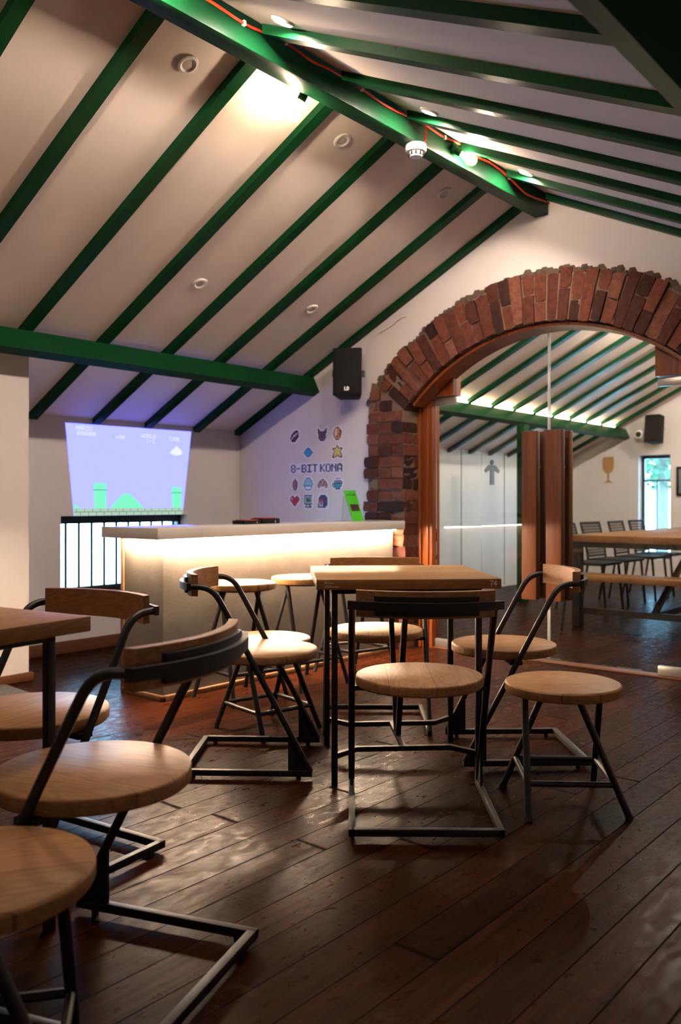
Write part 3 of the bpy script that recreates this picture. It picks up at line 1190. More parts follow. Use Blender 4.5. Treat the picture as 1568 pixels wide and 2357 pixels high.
# ------------------------------------------------------------------ stickers on the end wall
PAL = {
    'k': (0.012, 0.010, 0.020), 'w': (0.70, 0.68, 0.72), 'd': (0.055, 0.022, 0.022), 'b': (0.115, 0.060, 0.055), 'm': (0.19, 0.105, 0.095),
    'y': (0.62, 0.50, 0.09), 'o': (0.50, 0.22, 0.05), 'O': (0.62, 0.36, 0.14), 'c': (0.030, 0.24, 0.46), 't': (0.035, 0.23, 0.32),
    'p': (0.34, 0.14, 0.17), 'q': (0.22, 0.08, 0.11), 'r': (0.42, 0.018, 0.035), 'g': (0.10, 0.30, 0.13), 's': (0.40, 0.42, 0.52), 'u': (0.042, 0.020, 0.048),
    'e': (0.44, 0.23, 0.16), 'n': (0.33, 0.30, 0.33), 'v': (0.25, 0.46, 0.52),
}
ICONS = [
    ('bean_sticker', 'dark brown coffee bean sticker on the white end wall', 0, 0, 1.0,
     ['......kkkk..', '....kkdddkk.', '...kdddddwk.', '..kddddwwdk.', '.kdddwwdddk.', '.kddwwddddk.', 'kddwddddddk.', 'kdwddddddk..', 'kwddddddk...', '.kdddddk....', '..kkkkk.....']),
    ('animal_sticker', 'brown horned animal face sticker on the white end wall', 0, 2, 1.0,
     ['k.........k.', 'kk.......kk.', 'kmk.....kmk.', 'kmkkkkkkkmk.', 'kkbbbbbbbkk.', '.kbbbbbbbk..', '.kbkbbbkbk..', '.kbbbkbbbk..', '.kbmkkkmbk..', '.kbmmkmmbk..', '..kbbbbbk...', '...kkkkk....']),
    ('coin_sticker', 'orange oval coin sticker on the white end wall', 0, 3, 1.0,
     ['...kkkk...', '..kOOOok..', '.kOwooook.', '.kOwoookok', 'kOOwooookk', 'kOOwoookok', 'kOOwoookok', 'kOOwoookok', '.kOkkkook.', '.kOooooOk.', '..koooOk..', '...kkkk...']),
    ('diamond_sticker', 'bright blue diamond sticker on the white end wall', 1, 1, 1.0,
     ['......kk......', '....kkcckk....', '...kcccccck...', '..kcccccccck..', '.kcccccccccck.', 'kcccccccccccck', '.kcccccccccck.', '..kcccccccck..', '...kcccccck...', '....kkcckk....', '......kk......']),
    ('star_sticker', 'plain yellow five pointed star sticker on the white end wall', 1, 3, 1.0,
     ['......k......', '.....kyk.....', '.....kyk.....', 'kkkkkyyykkkkk', 'koyyyyyyyyyok', '.kyyyyyyyyyk.', '..kyyyyyyyk..', '..kyyyyyyyk..', '.koyyyyyyyok.', '.koyyyoyyyok.', 'koyyykokyyyok', 'koookk.kkoook', 'kkkk.....kkkk']),
    ('pod_sticker', 'pink striped cocoa pod sticker on the white end wall', 3, 0, 1.0,
     ['....k...', '....k...', '...kkk..', '..kpqpk.', '.kpqpqpk', '.kpqpqpk', '.kpqpqpk', '.kpqpqpk', '.kpqpqpk', '.kpqpqpk', '..kpqpk.', '..kpqpk.', '...kkk..']),
    ('mushroom_sticker', 'pale teal mushroom sticker on the white end wall', 3, 1, 1.0,
     ['...tttt...', '..tvvvvt..', '.tvvvvvvt.', '.tvvvvvvt.', 'tvvvvvvvvt', 'tvvvvvvvvt', 'ttttttttt.', '.twwwwwwt.', '.twwwwwwt.', '..tttttt..']),
    ('croissant_sticker', 'orange croissant sticker on the white end wall', 3, 2, 1.0,
     ['.....kkkk.....', '....keeeek....', '..kkkeeeekkk..', '.keekeeeekeek.', '.keekeeeekeek.', 'kekeekeekeekek', 'kekeekeekeekek', 'keek.kkkk.keek', 'keek......keek', '.kk........kk.']),
    ('cup_sticker', 'teal coffee cup sticker with steam on the white end wall', 3, 3, 1.0,
     ['.....k.k.k...', '.....k.k.k...', '.............', '...kkkkkkkkk.', '..knnnnnnnnnk', '..ktkkkkkkktk', 'kkktttttttttk', 'k.kttttttttk.', 'k.kttttttttk.', '.kkkttttttk..', '....kttttk...', '....kkkkkk...']),
    ('heart_sticker', 'dark red heart sticker on the white end wall', 4, 0, 1.0,
     ['..kkk...kkk..', '.krrrk.krrrk.', 'krwrrrkrrrrrk', 'krwrrrrrrrrrk', 'krrrrrrrrrrrk', '.krrrrrrrrrk.', '..krrrrrrrk..', '...krrrrrk...', '....krrrk....', '.....krk.....', '......k......']),
    ('computer_sticker', 'old computer sticker with green screen on the white end wall', 4, 1, 1.0,
     ['kkkkkkkkkk', 'ksssssssns', 'ksggggggns', 'ksgkggggns', 'ksgkkggkns', 'ksggkkkkns', 'ksggggggns', 'ksssssssns', 'kkkkkkkkkk', '..knnnnk..', '.kssssnkk.', '.kkkkkkkk.']),
    ('bag_sticker', 'dark purple coffee bag sticker on the white end wall', 4, 2, 1.0,
     ['...kkkkkk..', '..kuuuuuuk.', '.kuuuuuuuuk', '.kuuuuuuuuk', '.krrrruuuuk', '.krrrruuuuk', '.knnunuuuuk', 'knnuunuuuuk', 'knnnnnuuuuk', 'knnnnnuuuk.', 'kkkkkkkkk..']),
]
SY = [4.525, 4.385, 4.240, 4.095]
SZ = [1.520, 1.390, 1.270, 1.152, 1.020]
P_U, P_V, P_N = (0, -1, 0), (0, 0, -1), (-1, 0, 0)
for nm, lab, r_, c_, sc_, rows in ICONS:
    w_ = max(len(q) for q in rows)
    rows = [q.ljust(w_, '.') for q in rows]
    h_ = len(rows)
    p_ = 0.098 / max(w_, h_) * sc_
    keys = sorted({ch for q in rows for ch in q if ch != '.'})
    mats = [M['sticker_white']] + [solid(PAL[k]) for k in keys]
    # white border: every cell within one of a coloured cell
    g2 = []
    for j in range(-1, h_ + 1):
        s_ = ''
        for i in range(-1, w_ + 1):
            on = any(0 <= j + dj < h_ and 0 <= i + di < w_ and rows[j + dj][i + di] != '.' for dj in (-1, 0, 1) for di in (-1, 0, 1))
            s_ += '#' if on else '.'
        g2.append(s_)
    b = MB()
    o_ = (0, w_ * p_ / 2, h_ * p_ / 2)
    o2 = (0, (w_ + 2) * p_ / 2, (h_ + 2) * p_ / 2)
    pixels(b, g2, o2, P_U, P_V, P_N, p_, p_, .0012, lambda c: 0 if c == '#' else None, .0002)
    pixels(b, rows, o_, P_U, P_V, P_N, p_, p_, .0006, lambda c: (1 + keys.index(c)) if c != '.' else None, .0014)
    o = b.build(nm, mats, loc=(XW, SY[c_], SZ[r_]), smooth=False)
    tag(o, lab, 'sticker', 'pixel stickers on the end wall')
b = MB()
rows = text_rows('8-BIT') + []
rowsB = text_rows('KONA')
pwid = .515 / (len(rows[0]) + 3 + len(rowsB[0]))
phei = .0086
full = [a + '000' + c for a, c in zip(rows, rowsB)]
b.box((-.0014, -.275, -.042), (-.0002, .275, .042))
for f_ in b.bm.faces:
    f_.material_index = 0
pixels(b, full, (0, len(full[0]) * pwid / 2, 3.5 * phei), P_U, P_V, P_N, pwid, phei, .0008, lambda c: 1 if c == '1' else None, .0014)
pixels(b, full, (0, len(full[0]) * pwid / 2 - pwid * .35, 3.5 * phei), P_U, P_V, P_N, pwid, phei, .0006, lambda c: 1 if c == '1' else None, .0014)
tag(b.build('lettering_sticker', [solid((.62, .60, .66)), solid(PAL['k'])], loc=(XW, 4.308, 1.270), smooth=False),
    'black pixel lettering reading 8-BIT KONA between the sticker rows', 'sticker')

# ------------------------------------------------------------------ loudspeakers
def speaker(name, label, loc, rz, w_, d_, h_, tilt):
    root = thing(name, label, 'speaker', loc, rz)
    root.rotation_euler = (0, tilt, rz)
    b = MB()
    # local: front faces -X
    b.prism([(-d_ / 2, -w_ / 2, -h_ / 2), (d_ / 2, -w_ * .36, -h_ / 2), (d_ / 2, w_ * .36, -h_ / 2), (-d_ / 2, w_ / 2, -h_ / 2)], (0, 0, h_))
    bmesh.ops.bevel(b.bm, geom=list(b.bm.edges), offset=.008, segments=2, profile=.5, affect='EDGES')
    b.build('cabinet', M['black'], root)
    b = MB()
    b.box((-d_ / 2 - .006, -w_ / 2 + .014, -h_ / 2 + .016), (-d_ / 2 + .001, w_ / 2 - .014, h_ / 2 - .016), bevel=.003)
    b.build('front_grille', M['black'], root)
    b = MB()
    b.tube([(d_ / 2 - .01, 0, 0), (d_ / 2 + .06, 0, 0)], .018)
    b.build('wall_bracket', M['black_metal'], root)
    for s_ in (-1, 1):
        b = MB()
        b.box((-.02, s_ * (w_ / 2 + .012), -.02), (.02, s_ * (w_ / 2 - .010), .02))
        b.build('side_knob', M['black_metal'], root)
    return root


sp = speaker('wall_speaker', 'black box loudspeaker mounted on the end wall left of the brick arch', (4.675, 3.868, 1.920), R(33), .205, .19, .335, R(3))
b = MB()
pixels(b, ['11000111100', '11000110110', '11000110110', '11000110110', '11111111100'], (-.1022, .019, -.108), P_U, P_V, P_N, .0034, .0052, .001, lambda c: 0 if c == '1' else None)
b.build('maker_mark', M['white_ink'], sp, smooth=False)
speaker('wall_speaker', 'small black loudspeaker high on the far end wall beyond the glass', (10.70, 3.895, 1.92), R(-10), .20, .17, .345, R(5))
cm = thing('security_camera', 'white security camera beside the far loudspeaker', 'camera', (10.80, 4.085, 1.86))
b = MB()
b.lathe([(0, -.16), (.045, -.155), (.058, -.12), (.058, .0), (.045, .03), (0, .035)], 20, 0, 'X')
b.build('housing', M['white_plastic'], cm)
b = MB()
b.lathe([(0, -.168), (.034, -.166), (.034, -.150), (0, -.15)], 20, 0, 'X')
b.build('camera_lens', M['black'], cm)
b = MB()
b.tube([(0, 0, .03), (.05, 0, .09)], .012)
b.build('mount', M['white_plastic'], cm)

# ------------------------------------------------------------------ bar counter
BAR_Z = 0.890
bc = thing('bar_counter', 'bar counter with grey cladding and a glowing light strip under the top', 'counter', (3.72, 3.65, 0))
ox, oy = 3.72, 3.65
b = MB()
b.box((2.764 - ox, 3.5355 - oy, .03), (2.788 - ox, 3.845 - oy, .834))
b.build('end_panel', M['concrete'], bc, smooth=False)
b = MB()
b.box((2.764 - ox, 3.515 - oy, .03), (4.721 - ox, 3.535 - oy, .834))
b.build('front_panel', M['concrete'], bc, smooth=False)
b = MB()
b.box((2.790 - ox, 3.537 - oy, .0), (4.715 - ox, 3.835 - oy, .832))
b.build('carcass', M['base_wood'], bc, smooth=False)
b = MB()
b.box((2.745 - ox, 3.495 - oy, 0), (4.721 - ox, 3.520 - oy, .028), bevel=.003)
b.box((2.745 - ox, 3.495 - oy, 0), (2.768 - ox, 3.845 - oy, .028), bevel=.003)
b.build('plinth', M['raw_wood'], bc)
b = MB()
b.box((2.758 - ox, 3.846 - oy, 0), (2.80 - ox, 3.874 - oy, .834), bevel=.003)
b.build('edge_board', M['raw_wood'], bc)
b = MB()
b.prism([(2.588 - ox, 3.335 - oy, .834), (4.615 - ox, 3.335 - oy, .834), (4.776 - ox, 3.455 - oy, .834), (4.776 - ox, 3.80 - oy, .834), (2.588 - ox, 3.80 - oy, .834)], (0, 0, .056))
bmesh.ops.bevel(b.bm, geom=list(b.bm.edges), offset=.0025, segments=2, profile=.5, affect='EDGES')
b.build('counter_top', M['stone'], bc)
b = MB()
b.box((2.74 - ox, 3.484 - oy, .824), (4.715 - ox, 3.496 - oy, .8335))
b.box((2.738 - ox, 3.484 - oy, .824), (2.748 - ox, 3.82 - oy, .8335))
b.build('light_strip', M['led'], bc, smooth=False)

# things on the counter
FL = thing('leaflet_stand', 'bright green leaflet stand leaning back on the right end of the counter', 'stand', (4.455, 3.60, BAR_Z))
b = MB()
b.prism([(-.060, 0, 0), (.060, 0, 0), (.060, .078, .204), (-.060, .078, .204)], (0, .004, 0))
b.build('green_sheet', solid((0.06, 0.50, 0.02)), FL, smooth=False)


def on_sheet(u, h):
    return Vector((u, -.0008 + .078 * h / .204, h))


b = MB()
b.prism([on_sheet(-.040, .066), on_sheet(.046, .066), on_sheet(.046, .110), on_sheet(-.040, .110)], (0, -.0006, .0002))
b.build('dark_panel', solid((.045, .010, .010)), FL, smooth=False)
b = MB()
rt = text_rows('8-BIT KONA')
vd = Vector((0, -.078, -.204)).normalized()
pixels(b, rt, on_sheet(-.044, .178), (1, 0, 0), vd, (0, -.93, .36), .0015, .0016, .0005, lambda c: 0 if c == '1' else None)
b.build('heading', M['rubber'], FL, smooth=False)
for sx in (-.060, .057):
    b = MB()
    b.prism([(sx, .0, 0), (sx, .10, 0), (sx, .080, .17), (sx, .066, .17)], (.003, 0, 0))
    b.build('back_support', M['glass'], FL, smooth=False)
for nm, lab, loc, w_, d_, h_ in (('game_box', 'flat black and red box on the counter, left of the pair', (3.43, 3.60, BAR_Z), .135, .10, .024),
                                 ('game_box', 'taller black and red box on the counter, right of the pair', (3.58, 3.60, BAR_Z), .145, .10, .034)):
    root = thing(nm, lab, 'box', loc, R(2), 'black and red boxes on the counter')
    b = MB()
    b.box((-w_ / 2, -d_ / 2, 0), (w_ / 2, d_ / 2, h_ - .004), bevel=.002)
    b.build('case', M['black'], root)
    b = MB()
    b.box((-w_ / 2 + .012, -d_ / 2 + .012, h_ - .0045), (w_ / 2 - .012, d_ / 2 - .012, h_), bevel=.001)
    b.build('red_label', solid((.40, .02, .025)), root)
    b = MB()
    b.box((.028, -d_ / 2 - .003, .004), (.036, -d_ / 2 + .001, h_ * .55), bevel=.001)
    b.build('clasp', M['steel'], root)

# ------------------------------------------------------------------ roof fittings
# red cable along the right face of the ridge beam
CP = [(1.55, 2.845), (1.80, 2.85), (2.08, 2.858), (2.27, 2.848), (2.42, 2.862), (2.50, 2.868), (2.66, 2.856), (2.78, 2.866), (2.99, 2.861), (3.18, 2.850), (3.355, 2.862),
      (3.483, 2.867), (3.66, 2.862), (3.82, 2.875), (3.98, 2.862), (4.13, 2.870), (4.32, 2.849), (4.45, 2.822), (4.53, 2.812), (4.66, 2.822), (4.81, 2.838)]


def smooth_path(pts, k=5):
    out = []
    for i in range(len(pts) - 1):
        p0 = Vector(pts[max(0, i - 1)])
        p1 = Vector(pts[i])
        p2 = Vector(pts[i + 1])
        p3 = Vector(pts[min(len(pts) - 1, i + 2)])
        for j in range(k):
            t_ = j / k
            out.append(0.5 * ((2 * p1) + (p2 - p0) * t_ + (2 * p0 - 5 * p1 + 4 * p2 - p3) * t_ ** 2 + (-p0 + 3 * p1 - 3 * p2 + p3) * t_ ** 3))
    out.append(Vector(pts[-1]))
    return out


cab = thing('red_cable', 'red fire alarm cable clipped along the green ridge beam', 'cable', (3.2, 2.40, 2.85))
b = MB()
b.tube(smooth_path([(x - 3.2, -.002, z - 2.85) for x, z in CP]), .0058, 8)
b.build('cable_run', M['red_cable'], cab)
b = MB()
b.tube(smooth_path([(.283, -.002, .017), (.285, -.008, -.02), (.282, -.006, -.06), (.27, .0, -.088)]), .005, 8)
b.build('cable_drop', M['red_cable'], cab)
for x, z in (CP[3], CP[5], CP[8], CP[10], CP[12], CP[16]):
    b = MB()
    b.box((x - 3.2 - .007, -.010, z - 2.85 - .010), (x - 3.2 + .007, .004, z - 2.85 + .010), bevel=.002)
    b.build('cable_clip', M['white_plastic'], cab)

sd = thing('smoke_detector', 'white smoke detector hanging under the ridge beam', 'detector', (3.455, 2.430, 2.766))
b = MB()
b.lathe([(0, 0), (.050, 0), (.052, -.006), (.052, -.026), (.046, -.034), (.040, -.034)], 32)
b.lathe([(.040, -.034), (.030, -.034), (0, -.034)], 32)
b.build('base_ring', M['white_plastic'], sd)
b = MB()
b.lathe([(.034, -.034), (.036, -.046), (.028, -.058), (0, -.060)], 24)
b.build('sensor_head', M['white_plastic'], sd)
b = MB()
for k in range(10):
    a = 2 * math.pi * k / 10
    b.box((.034 * math.cos(a) - .004, .034 * math.sin(a) - .004, -.052), (.034 * math.cos(a) + .004, .034 * math.sin(a) + .004, -.038))
b.build('sensor_slots', M['black'], sd)


def bulb(label, base, direction, holder_mat, glow='bulb'):
    """bare lamp on a wooden batten holder; base sits on the beam"""
    d = Vector(direction).normalized()
    root = thing('bulb_lamp', label, 'lamp', base, 0)
    q = Vector((0, 0, 1)).rotation_difference(d)
    root.rotation_mode = 'QUATERNION'
    root.rotation_quaternion = q
    b = MB()
    b.lathe([(0, 0), (.028, 0), (.028, .016), (.019, .022), (.019, .052), (0, .052)], 24)
    b.build('lamp_holder', holder_mat, root)
    b = MB()
    b.lathe([(0, .050), (.012, .052), (.014, .066), (.022, .084), (.030, .106), (.030, .120), (.023, .138), (.010, .147), (0, .149)], 24)
    gb = b.build('glass_bulb', M['bulb_glass'], root)
    b = MB()
    b.lathe([(0, .074), (.006, .076), (.0095, .084), (.0095, .124), (.006, .131), (0, .133)], 16)
    b.build('filament', M[glow], gb)
    return root


bulb('bare glowing bulb on the left side of the ridge beam', (2.735, 2.498, 2.800), (-.10, .55, -.83), M['green'], 'bulb_dim')
bulb('bare glowing bulb on the right side of the ridge beam', (3.735, 2.402, 2.835), (.62, -.55, -.45), M['green'])
bulb('bare bulb on the ridge beam just beyond the top of the picture', (1.78, 2.402, 2.82), (.0, -.90, -.38), M['green'], 'bulb_added2')
b = MB()
b.box((XW + .25, 2.405, 2.766), (XF - .001, 2.495, 2.905), bevel=.006)
tag(b.build('ridge_beam', M['green']), 'green ridge beam of the room beyond the glass', 'beam')
bulb('added unseen bulb on the ridge beam above the viewer', (0.45, 2.498, 2.80), (.1, .6, -.8), M['green'], 'bulb_added')  # this bulb and the next are added out of view as ceiling fill
bulb('added unseen bulb on the ridge beam furthest behind the viewer', (-0.9, 2.498, 2.80), (.2, .6, -.8), M['green'], 'bulb_added')


for lab, x, y, d in (('first added unseen bulb on the ridge of the room beyond the glass', 5.9, 2.402, (.2, -.8, -.5)),
                     ('second added unseen bulb on the ridge of the room beyond the glass', 7.6, 2.498, (-.1, .6, -.8)),
                     ('third added unseen bulb on the ridge of the room beyond the glass', 9.3, 2.402, (.2, -.8, -.5))):
    bulb(lab, (x, y, 2.82), d, M['green'], 'bulb_far_added')  # hidden above the arch, added because the far room was too dark


def downlight(label, x, y, side, lit):
    z = (zl(y) if side == 'L' else zr(y)) + RD
    ang = math.atan(0.4985) if side == 'L' else -math.atan(0.48)
    root = thing('downlight', label, 'downlight', (x, y, z))
    root.rotation_euler = (-ang, 0, 0)
    b = MB()
    b.lathe([(.022, -.002), (.034, -.010), (.043, -.008), (.046, 0.0), (.040, .004)], 32)
    b.build('trim_ring', M['white_plastic'], root)
    b = MB()
    b.lathe([(0, -.004), (.014, -.006), (.024, -.004), (.024, .004), (0, .004)], 24)
    b.build('lens', M['spot_on'] if lit else M['lens'], root)
    return root


for lab, x, y, s_, on in (('unlit round downlight high on the left slope, nearest the top left corner', 2.264, 2.723, 'L', False),
                          ('unlit round downlight high on the left slope beside the hidden bulb', 3.238, 2.720, 'L', False),
                          ('unlit round downlight high on the left slope nearest the end wall', 4.161, 2.728, 'L', False),
                          ('unlit round downlight low on the left slope above the middle of the purlin', 3.236, 3.784, 'L', False),
                          ('unlit round downlight low on the left slope above the loudspeaker end of the purlin', 4.167, 3.764, 'L', False),
                          ('lit white downlight on the right slope nearest the top of the picture', 2.285, 2.205, 'R', True),
                          ('lit white downlight on the right slope beside the smoke detector', 3.240, 2.205, 'R', True),
                          ('lit white downlight on the right slope nearest the end wall', 4.215, 2.235, 'R', True)):
    downlight(lab, x, y, s_, on)
tag(MB().tube(smooth_path([(4.80, 3.70, 2.215), (4.81, 3.60, 2.245), (4.805, 3.52, 2.29), (4.81, 3.46, 2.295)]), .004, 8).build('loose_wire', M['white_plastic']),
    'thin pale wire on the wall above the loudspeaker', 'wire')

# far light strip, between the rafters on top of the purlin
fs = thing('light_strip', 'row of warm light gaps along the top of the far purlin', 'light', (8.0, 4.34, zl(4.34)))
xs_ = [XD + .1] + FX
for xa, xb in zip(xs_[:-1], xs_[1:]):
    xa2, xb2 = xa + .04, xb - .04
    if xb2 - xa2 < .08 or xb2 > XF - .02:
        continue
    b = MB()
    b.box((xa2 - 8.0, -.008, .004), (xb2 - 8.0, .012, .020))
    b.build('light_segment', M['led_far'], fs, smooth=False)

# ------------------------------------------------------------------ chairs, stools, tables
def arc_bar(b, xf, yh, z0, z1, th, n=18):
    """curved upright slab: back face at xf(y), thickness th towards +X"""
    ys = [-yh + 2 * yh * i / n for i in range(n + 1)]
    prev = None
    for i, y in enumerate(ys):
        x = xf(y)
        ring = [b.bm.verts.new(p) for p in ((x, y, z0), (x + th, y, z0), (x + th, y, z1), (x, y, z1))]
        if prev:
            for j in range(4):
                b.bm.faces.new((prev[j], prev[(j + 1) % 4], ring[(j + 1) % 4], ring[j]))
        else:
            b.bm.faces.new(ring)
        prev = ring
    b.bm.faces.new(list(reversed(prev)))
    return b


def make_chair():
    root = thing('cantilever_chair', '', 'chair')
    Wd = .225
    b = MB()
    b.lathe([(0, .409), (.198, .409), (.207, .411), (.2115, .416), (.2115, .439), (.2095, .443), (.205, .4455), (0, .4455)], 64, c=(.285, 0, 0))
    b.build('seat', M['oak'], root)
    b = MB()
    b.box((.262, -Wd + .004, .394), (.308, Wd - .004, .409))
    b.box((.20, -.03, .399), (.37, .03, .409))
    b.build('seat_bracket', M['iron'], root)
    b = MB()
    for s in (1, -1):
        b.box((.0, s * (Wd + .010), .012), (.490, s * (Wd - .010), .034), bevel=.002)
    b.box((.0, -Wd - .010, .012), (.022, Wd + .010, .034), bevel=.002)
    b.build('sled_base', M['iron'], root)
    for s in (1, -1):
        for x in (.05, .44):
            b = MB()
            b.lathe([(0, 0), (.009, 0), (.009, .013), (0, .013)], 12, c=(x, s * Wd, 0))
            b.build('foot', M['rubber'], root)
        b = MB()
        path = [(.484, s * Wd, .030), (.395, s * Wd, .196), (.305, s * Wd, .364), (.20, s * Wd, .560), (.158, s * Wd, .638), (.140, s * Wd, .668), (.118, s * Wd, .690), (.090, s * Wd, .702), (.058, s * Wd, .705), (.030, s * Wd, .705)]
        b.tube(smooth_path(path, 4), .0112, 12, up=(0, 1, 0))
        b.build('upright', M['iron_round'], root)
        b = MB()
        b.prism([(.489, s * Wd - .004, .032), (.402, s * Wd - .004, .032), (.402, s * Wd - .004, .196)], (0, .008, 0))
        b.build('gusset', M['iron'], root, smooth=False)

    def rail(y):
        return -.040 + .062 * (abs(y) / .225) ** 2
    b = MB()
    arc_bar(b, rail, .238, .692, .718, .016)
    b.build('back_rail', M['iron'], root, angle=30)
    b = MB()
    arc_bar(b, lambda y: rail(y) + .0155, .158, .676, .734, .012)
    b.build('back_plate', M['iron'], root, angle=30)
    b = MB()
    arc_bar(b, lambda y: rail(y) + .0272, .212, .668, .749, .024, 24)
    bmesh.ops.bevel(b.bm, geom=[e for e in b.bm.edges if e.is_manifold and e.calc_face_angle(0) > .8], offset=.003, segments=2, profile=.5, affect='EDGES')
    b.build('backrest', M['oak_back'], root, angle=30)
    return root


def make_stool(name, seat_z, seat_r, foot_r, top_r, ring_z, twist=40):
    root = thing(name, '', 'stool')
    b = MB()
    b.lathe([(0, seat_z - .036), (seat_r - .012, seat_z - .036), (seat_r - .003, seat_z - .033), (seat_r, seat_z - .028), (seat_r, seat_z - .006), (seat_r - .003, seat_z - .002), (seat_r - .008, seat_z), (0, seat_z)], 64)
    b.build('seat', M['oak'], root)
    b = MB()
    b.lathe([(0, seat_z - .042), (top_r + .02, seat_z - .042), (top_r + .02, seat_z - .036), (0, seat_z - .036)], 32)
    b.build('seat_plate', M['iron'], root)
    at_ring = []
    for k in range(4):
        a = R(45 + 90 * k)
        at_ = a - R(twist)
        p0 = Vector((foot_r * math.cos(a), foot_r * math.sin(a), .0))
        p1 = Vector((top_r * math.cos(at_), top_r * math.sin(at_), seat_z - .038))
        b = MB()
        b.tube([p0, p1], .0115, 12)
        lg = b.build('leg', M['iron_round'], root)
        b = MB()
        b.tube([p0 + (p1 - p0) * -.0, p0 + (p1 - p0) * .03], .0128, 12)
        b.build('foot_cap', M['rubber'], lg)
        at_ring.append(p0 + (p1 - p0) * (ring_z / p1.z))
    for k in range(4):
        b = MB()
        b.tube([at_ring[k], at_ring[(k + 1) % 4]], .0095, 10)
        b.build('stretcher', M['iron_round'], root)
    return root


def make_table():
    root = thing('cafe_table', '', 'table')
    b = MB()
    b.box((-.330, -.330, .709), (.330, .330, .745), bevel=.0025)
    b.build('tabletop', M['oak_table'], root)
    L = .262
    for sx in (1, -1):
        for sy in (1, -1):
            b = MB()
            b.box((sx * L - .011, sy * L - .011, 0), (sx * L + .011, sy * L + .011, .690), bevel=.0015)
            b.build('leg', M['iron'], root)
    b = MB()
    for s in (1, -1):
        b.box((-L - .011, s * L - .011, .688), (L + .011, s * L + .011, .709), bevel=.0015)
        b.box((s * L - .011, -L - .011, .688), (s * L + .011, L + .011, .709), bevel=.0015)
    b.build('apron_frame', M['iron'], root)
    b = MB()
    for s in (1, -1):
        b.tube([(-L, s * L, .105), (-L + .085, s * (L - .085), .105), (L - .085, s * (L - .085), .105), (L, s * L, .105)], 0, square=(.018, .018))
    b.tube([(0, -L + .085, .105), (0, L - .085, .105)], 0, square=(.018, .018))
    b.build('stretcher', M['iron'], root)
    for s in (1, -1):
        b = MB()
        b.tube([(0, s * .02, .110), (0, s * (L - .012), .692)], 0, square=(.020, .020), up=(1, 0, 0))
        b.build('brace', M['iron'], root)
    return root


# cantilever chairs: (rear middle of the base, facing, label)
CH = [
    ((2.135, 1.462), 39.5, 'oak and iron chair with its back to the viewer, tucked under table 74'),
    ((2.212, 2.632), -52.0, 'oak and iron chair on the left side of table 74, facing right'),
    ((3.293, 1.535), 132.0, 'oak and iron chair on the right side of table 74, facing left'),
    ((3.296, 2.566), 219.5, 'oak and iron chair on the far side of table 74, facing the viewer'),
    ((1.174, 1.341), 110.5, 'large blurred chair in the left foreground with its back to the viewer'),
    ((1.55, 2.235), 188.0, 'chair behind the left edge table, its pale wooden backrest facing the viewer'),
]
ch0 = make_chair()
for i, (p, a, lab) in enumerate(CH):
    o = ch0 if i == 0 else copy_tree(ch0)
    put(o, (p[0], p[1], 0), R(a), lab, 'round seated iron chairs')

TB = [((2.712, 1.997), -46.0, 'small square oak table marked 74 in the middle of the room'),
      ((0.815, 2.066), 8.0, 'square oak table cut off by the left edge of the picture')]
tb0 = make_table()
tb1 = None
for i, (p, a, lab) in enumerate(TB):
    o = tb0 if i == 0 else copy_tree(tb0)
    put(o, (p[0], p[1], 0), R(a), lab, 'square oak cafe tables')
# number and printed lines on the front edge of table 74
b = MB()
for q, ch in enumerate('74'):
    pixels(b, GLY[ch], (.288 + q * .0135, -.3302, .739), (1, 0, 0), (0, 0, -1), (0, -1, 0), .0023, .0030, .0004, lambda c: 0 if c == '1' else None)
tag(b.build('table_number', M['white_ink'], tb0, smooth=False), 'white number 74')
b = MB()
rl = random.Random(2)
for (z, xa, xb, hh) in ((.7365, -.302, -.293, .0016), (.7320, -.302, -.268, .0024), (.7250, -.302, -.276, .0012), (.7190, -.302, -.252, .0026)):
    x = xa
    while x < xb:
        w_ = rl.uniform(.0010, .0022)
        b.box((x, -.3305, z - hh / 2), (x + w_, -.3300, z + hh / 2))
        x += w_ + .0007
tag(b.build('printed_lines', M['white_ink'], tb0, smooth=False), 'small lines of white print')

ST = [((2.706, 1.298), -46.0, 'low backless oak stool at the right of the picture beside table 74'),
      ((2.745, 2.745), -4.0, 'low oak stool behind the left chair of table 74'),
      ((0.700, 1.385), -30.0, 'low oak stool cut off at the bottom left corner')]
st0 = make_stool('low_stool', .410, .193, .234, .135, .108)
for i, (p, a, lab) in enumerate(ST):
    o = st0 if i == 0 else copy_tree(st0)
    put(o, (p[0], p[1], 0), R(a), lab, 'low oak stools')
BS = [((3.085, 3.285), 'bar stool under the left end of the counter, leftmost of three'),
      ((3.545, 3.255), 'bar stool under the middle of the counter, middle of three'),
      ((3.985, 3.245), 'bar stool hidden behind table 74 at the counter, rightmost of three')]
bs0 = make_stool('bar_stool', .600, .185, .245, .127, .150, 45)
for i, (p, lab) in enumerate(BS):
    o = bs0 if i == 0 else copy_tree(bs0)
    put(o, (p[0], p[1], 0), R(YAW - 45 + 0), lab, 'oak bar stools at the counter')

b = MB()
b.box((-.45, -.27, 0), (.45, .27, .012), bevel=.004)
o = b.build('floor_mat', M['mat_grey'], loc=(1.96, 4.235, 0))
o.rotation_euler = (0, 0, R(-4))
tag(o, 'grey floor mat in front of the plastered pier', 'mat')

# small red bead lying on the floor
tag(MB().lathe([(0, 0), (.0022, .0006), (.003, .003), (.0022, .0054), (0, .006)], 12).build('red_bead', solid((.5, .02, .02)), loc=(2.375, 1.535, 0)),
    'tiny red bead on the floor under the middle chair', 'bead')

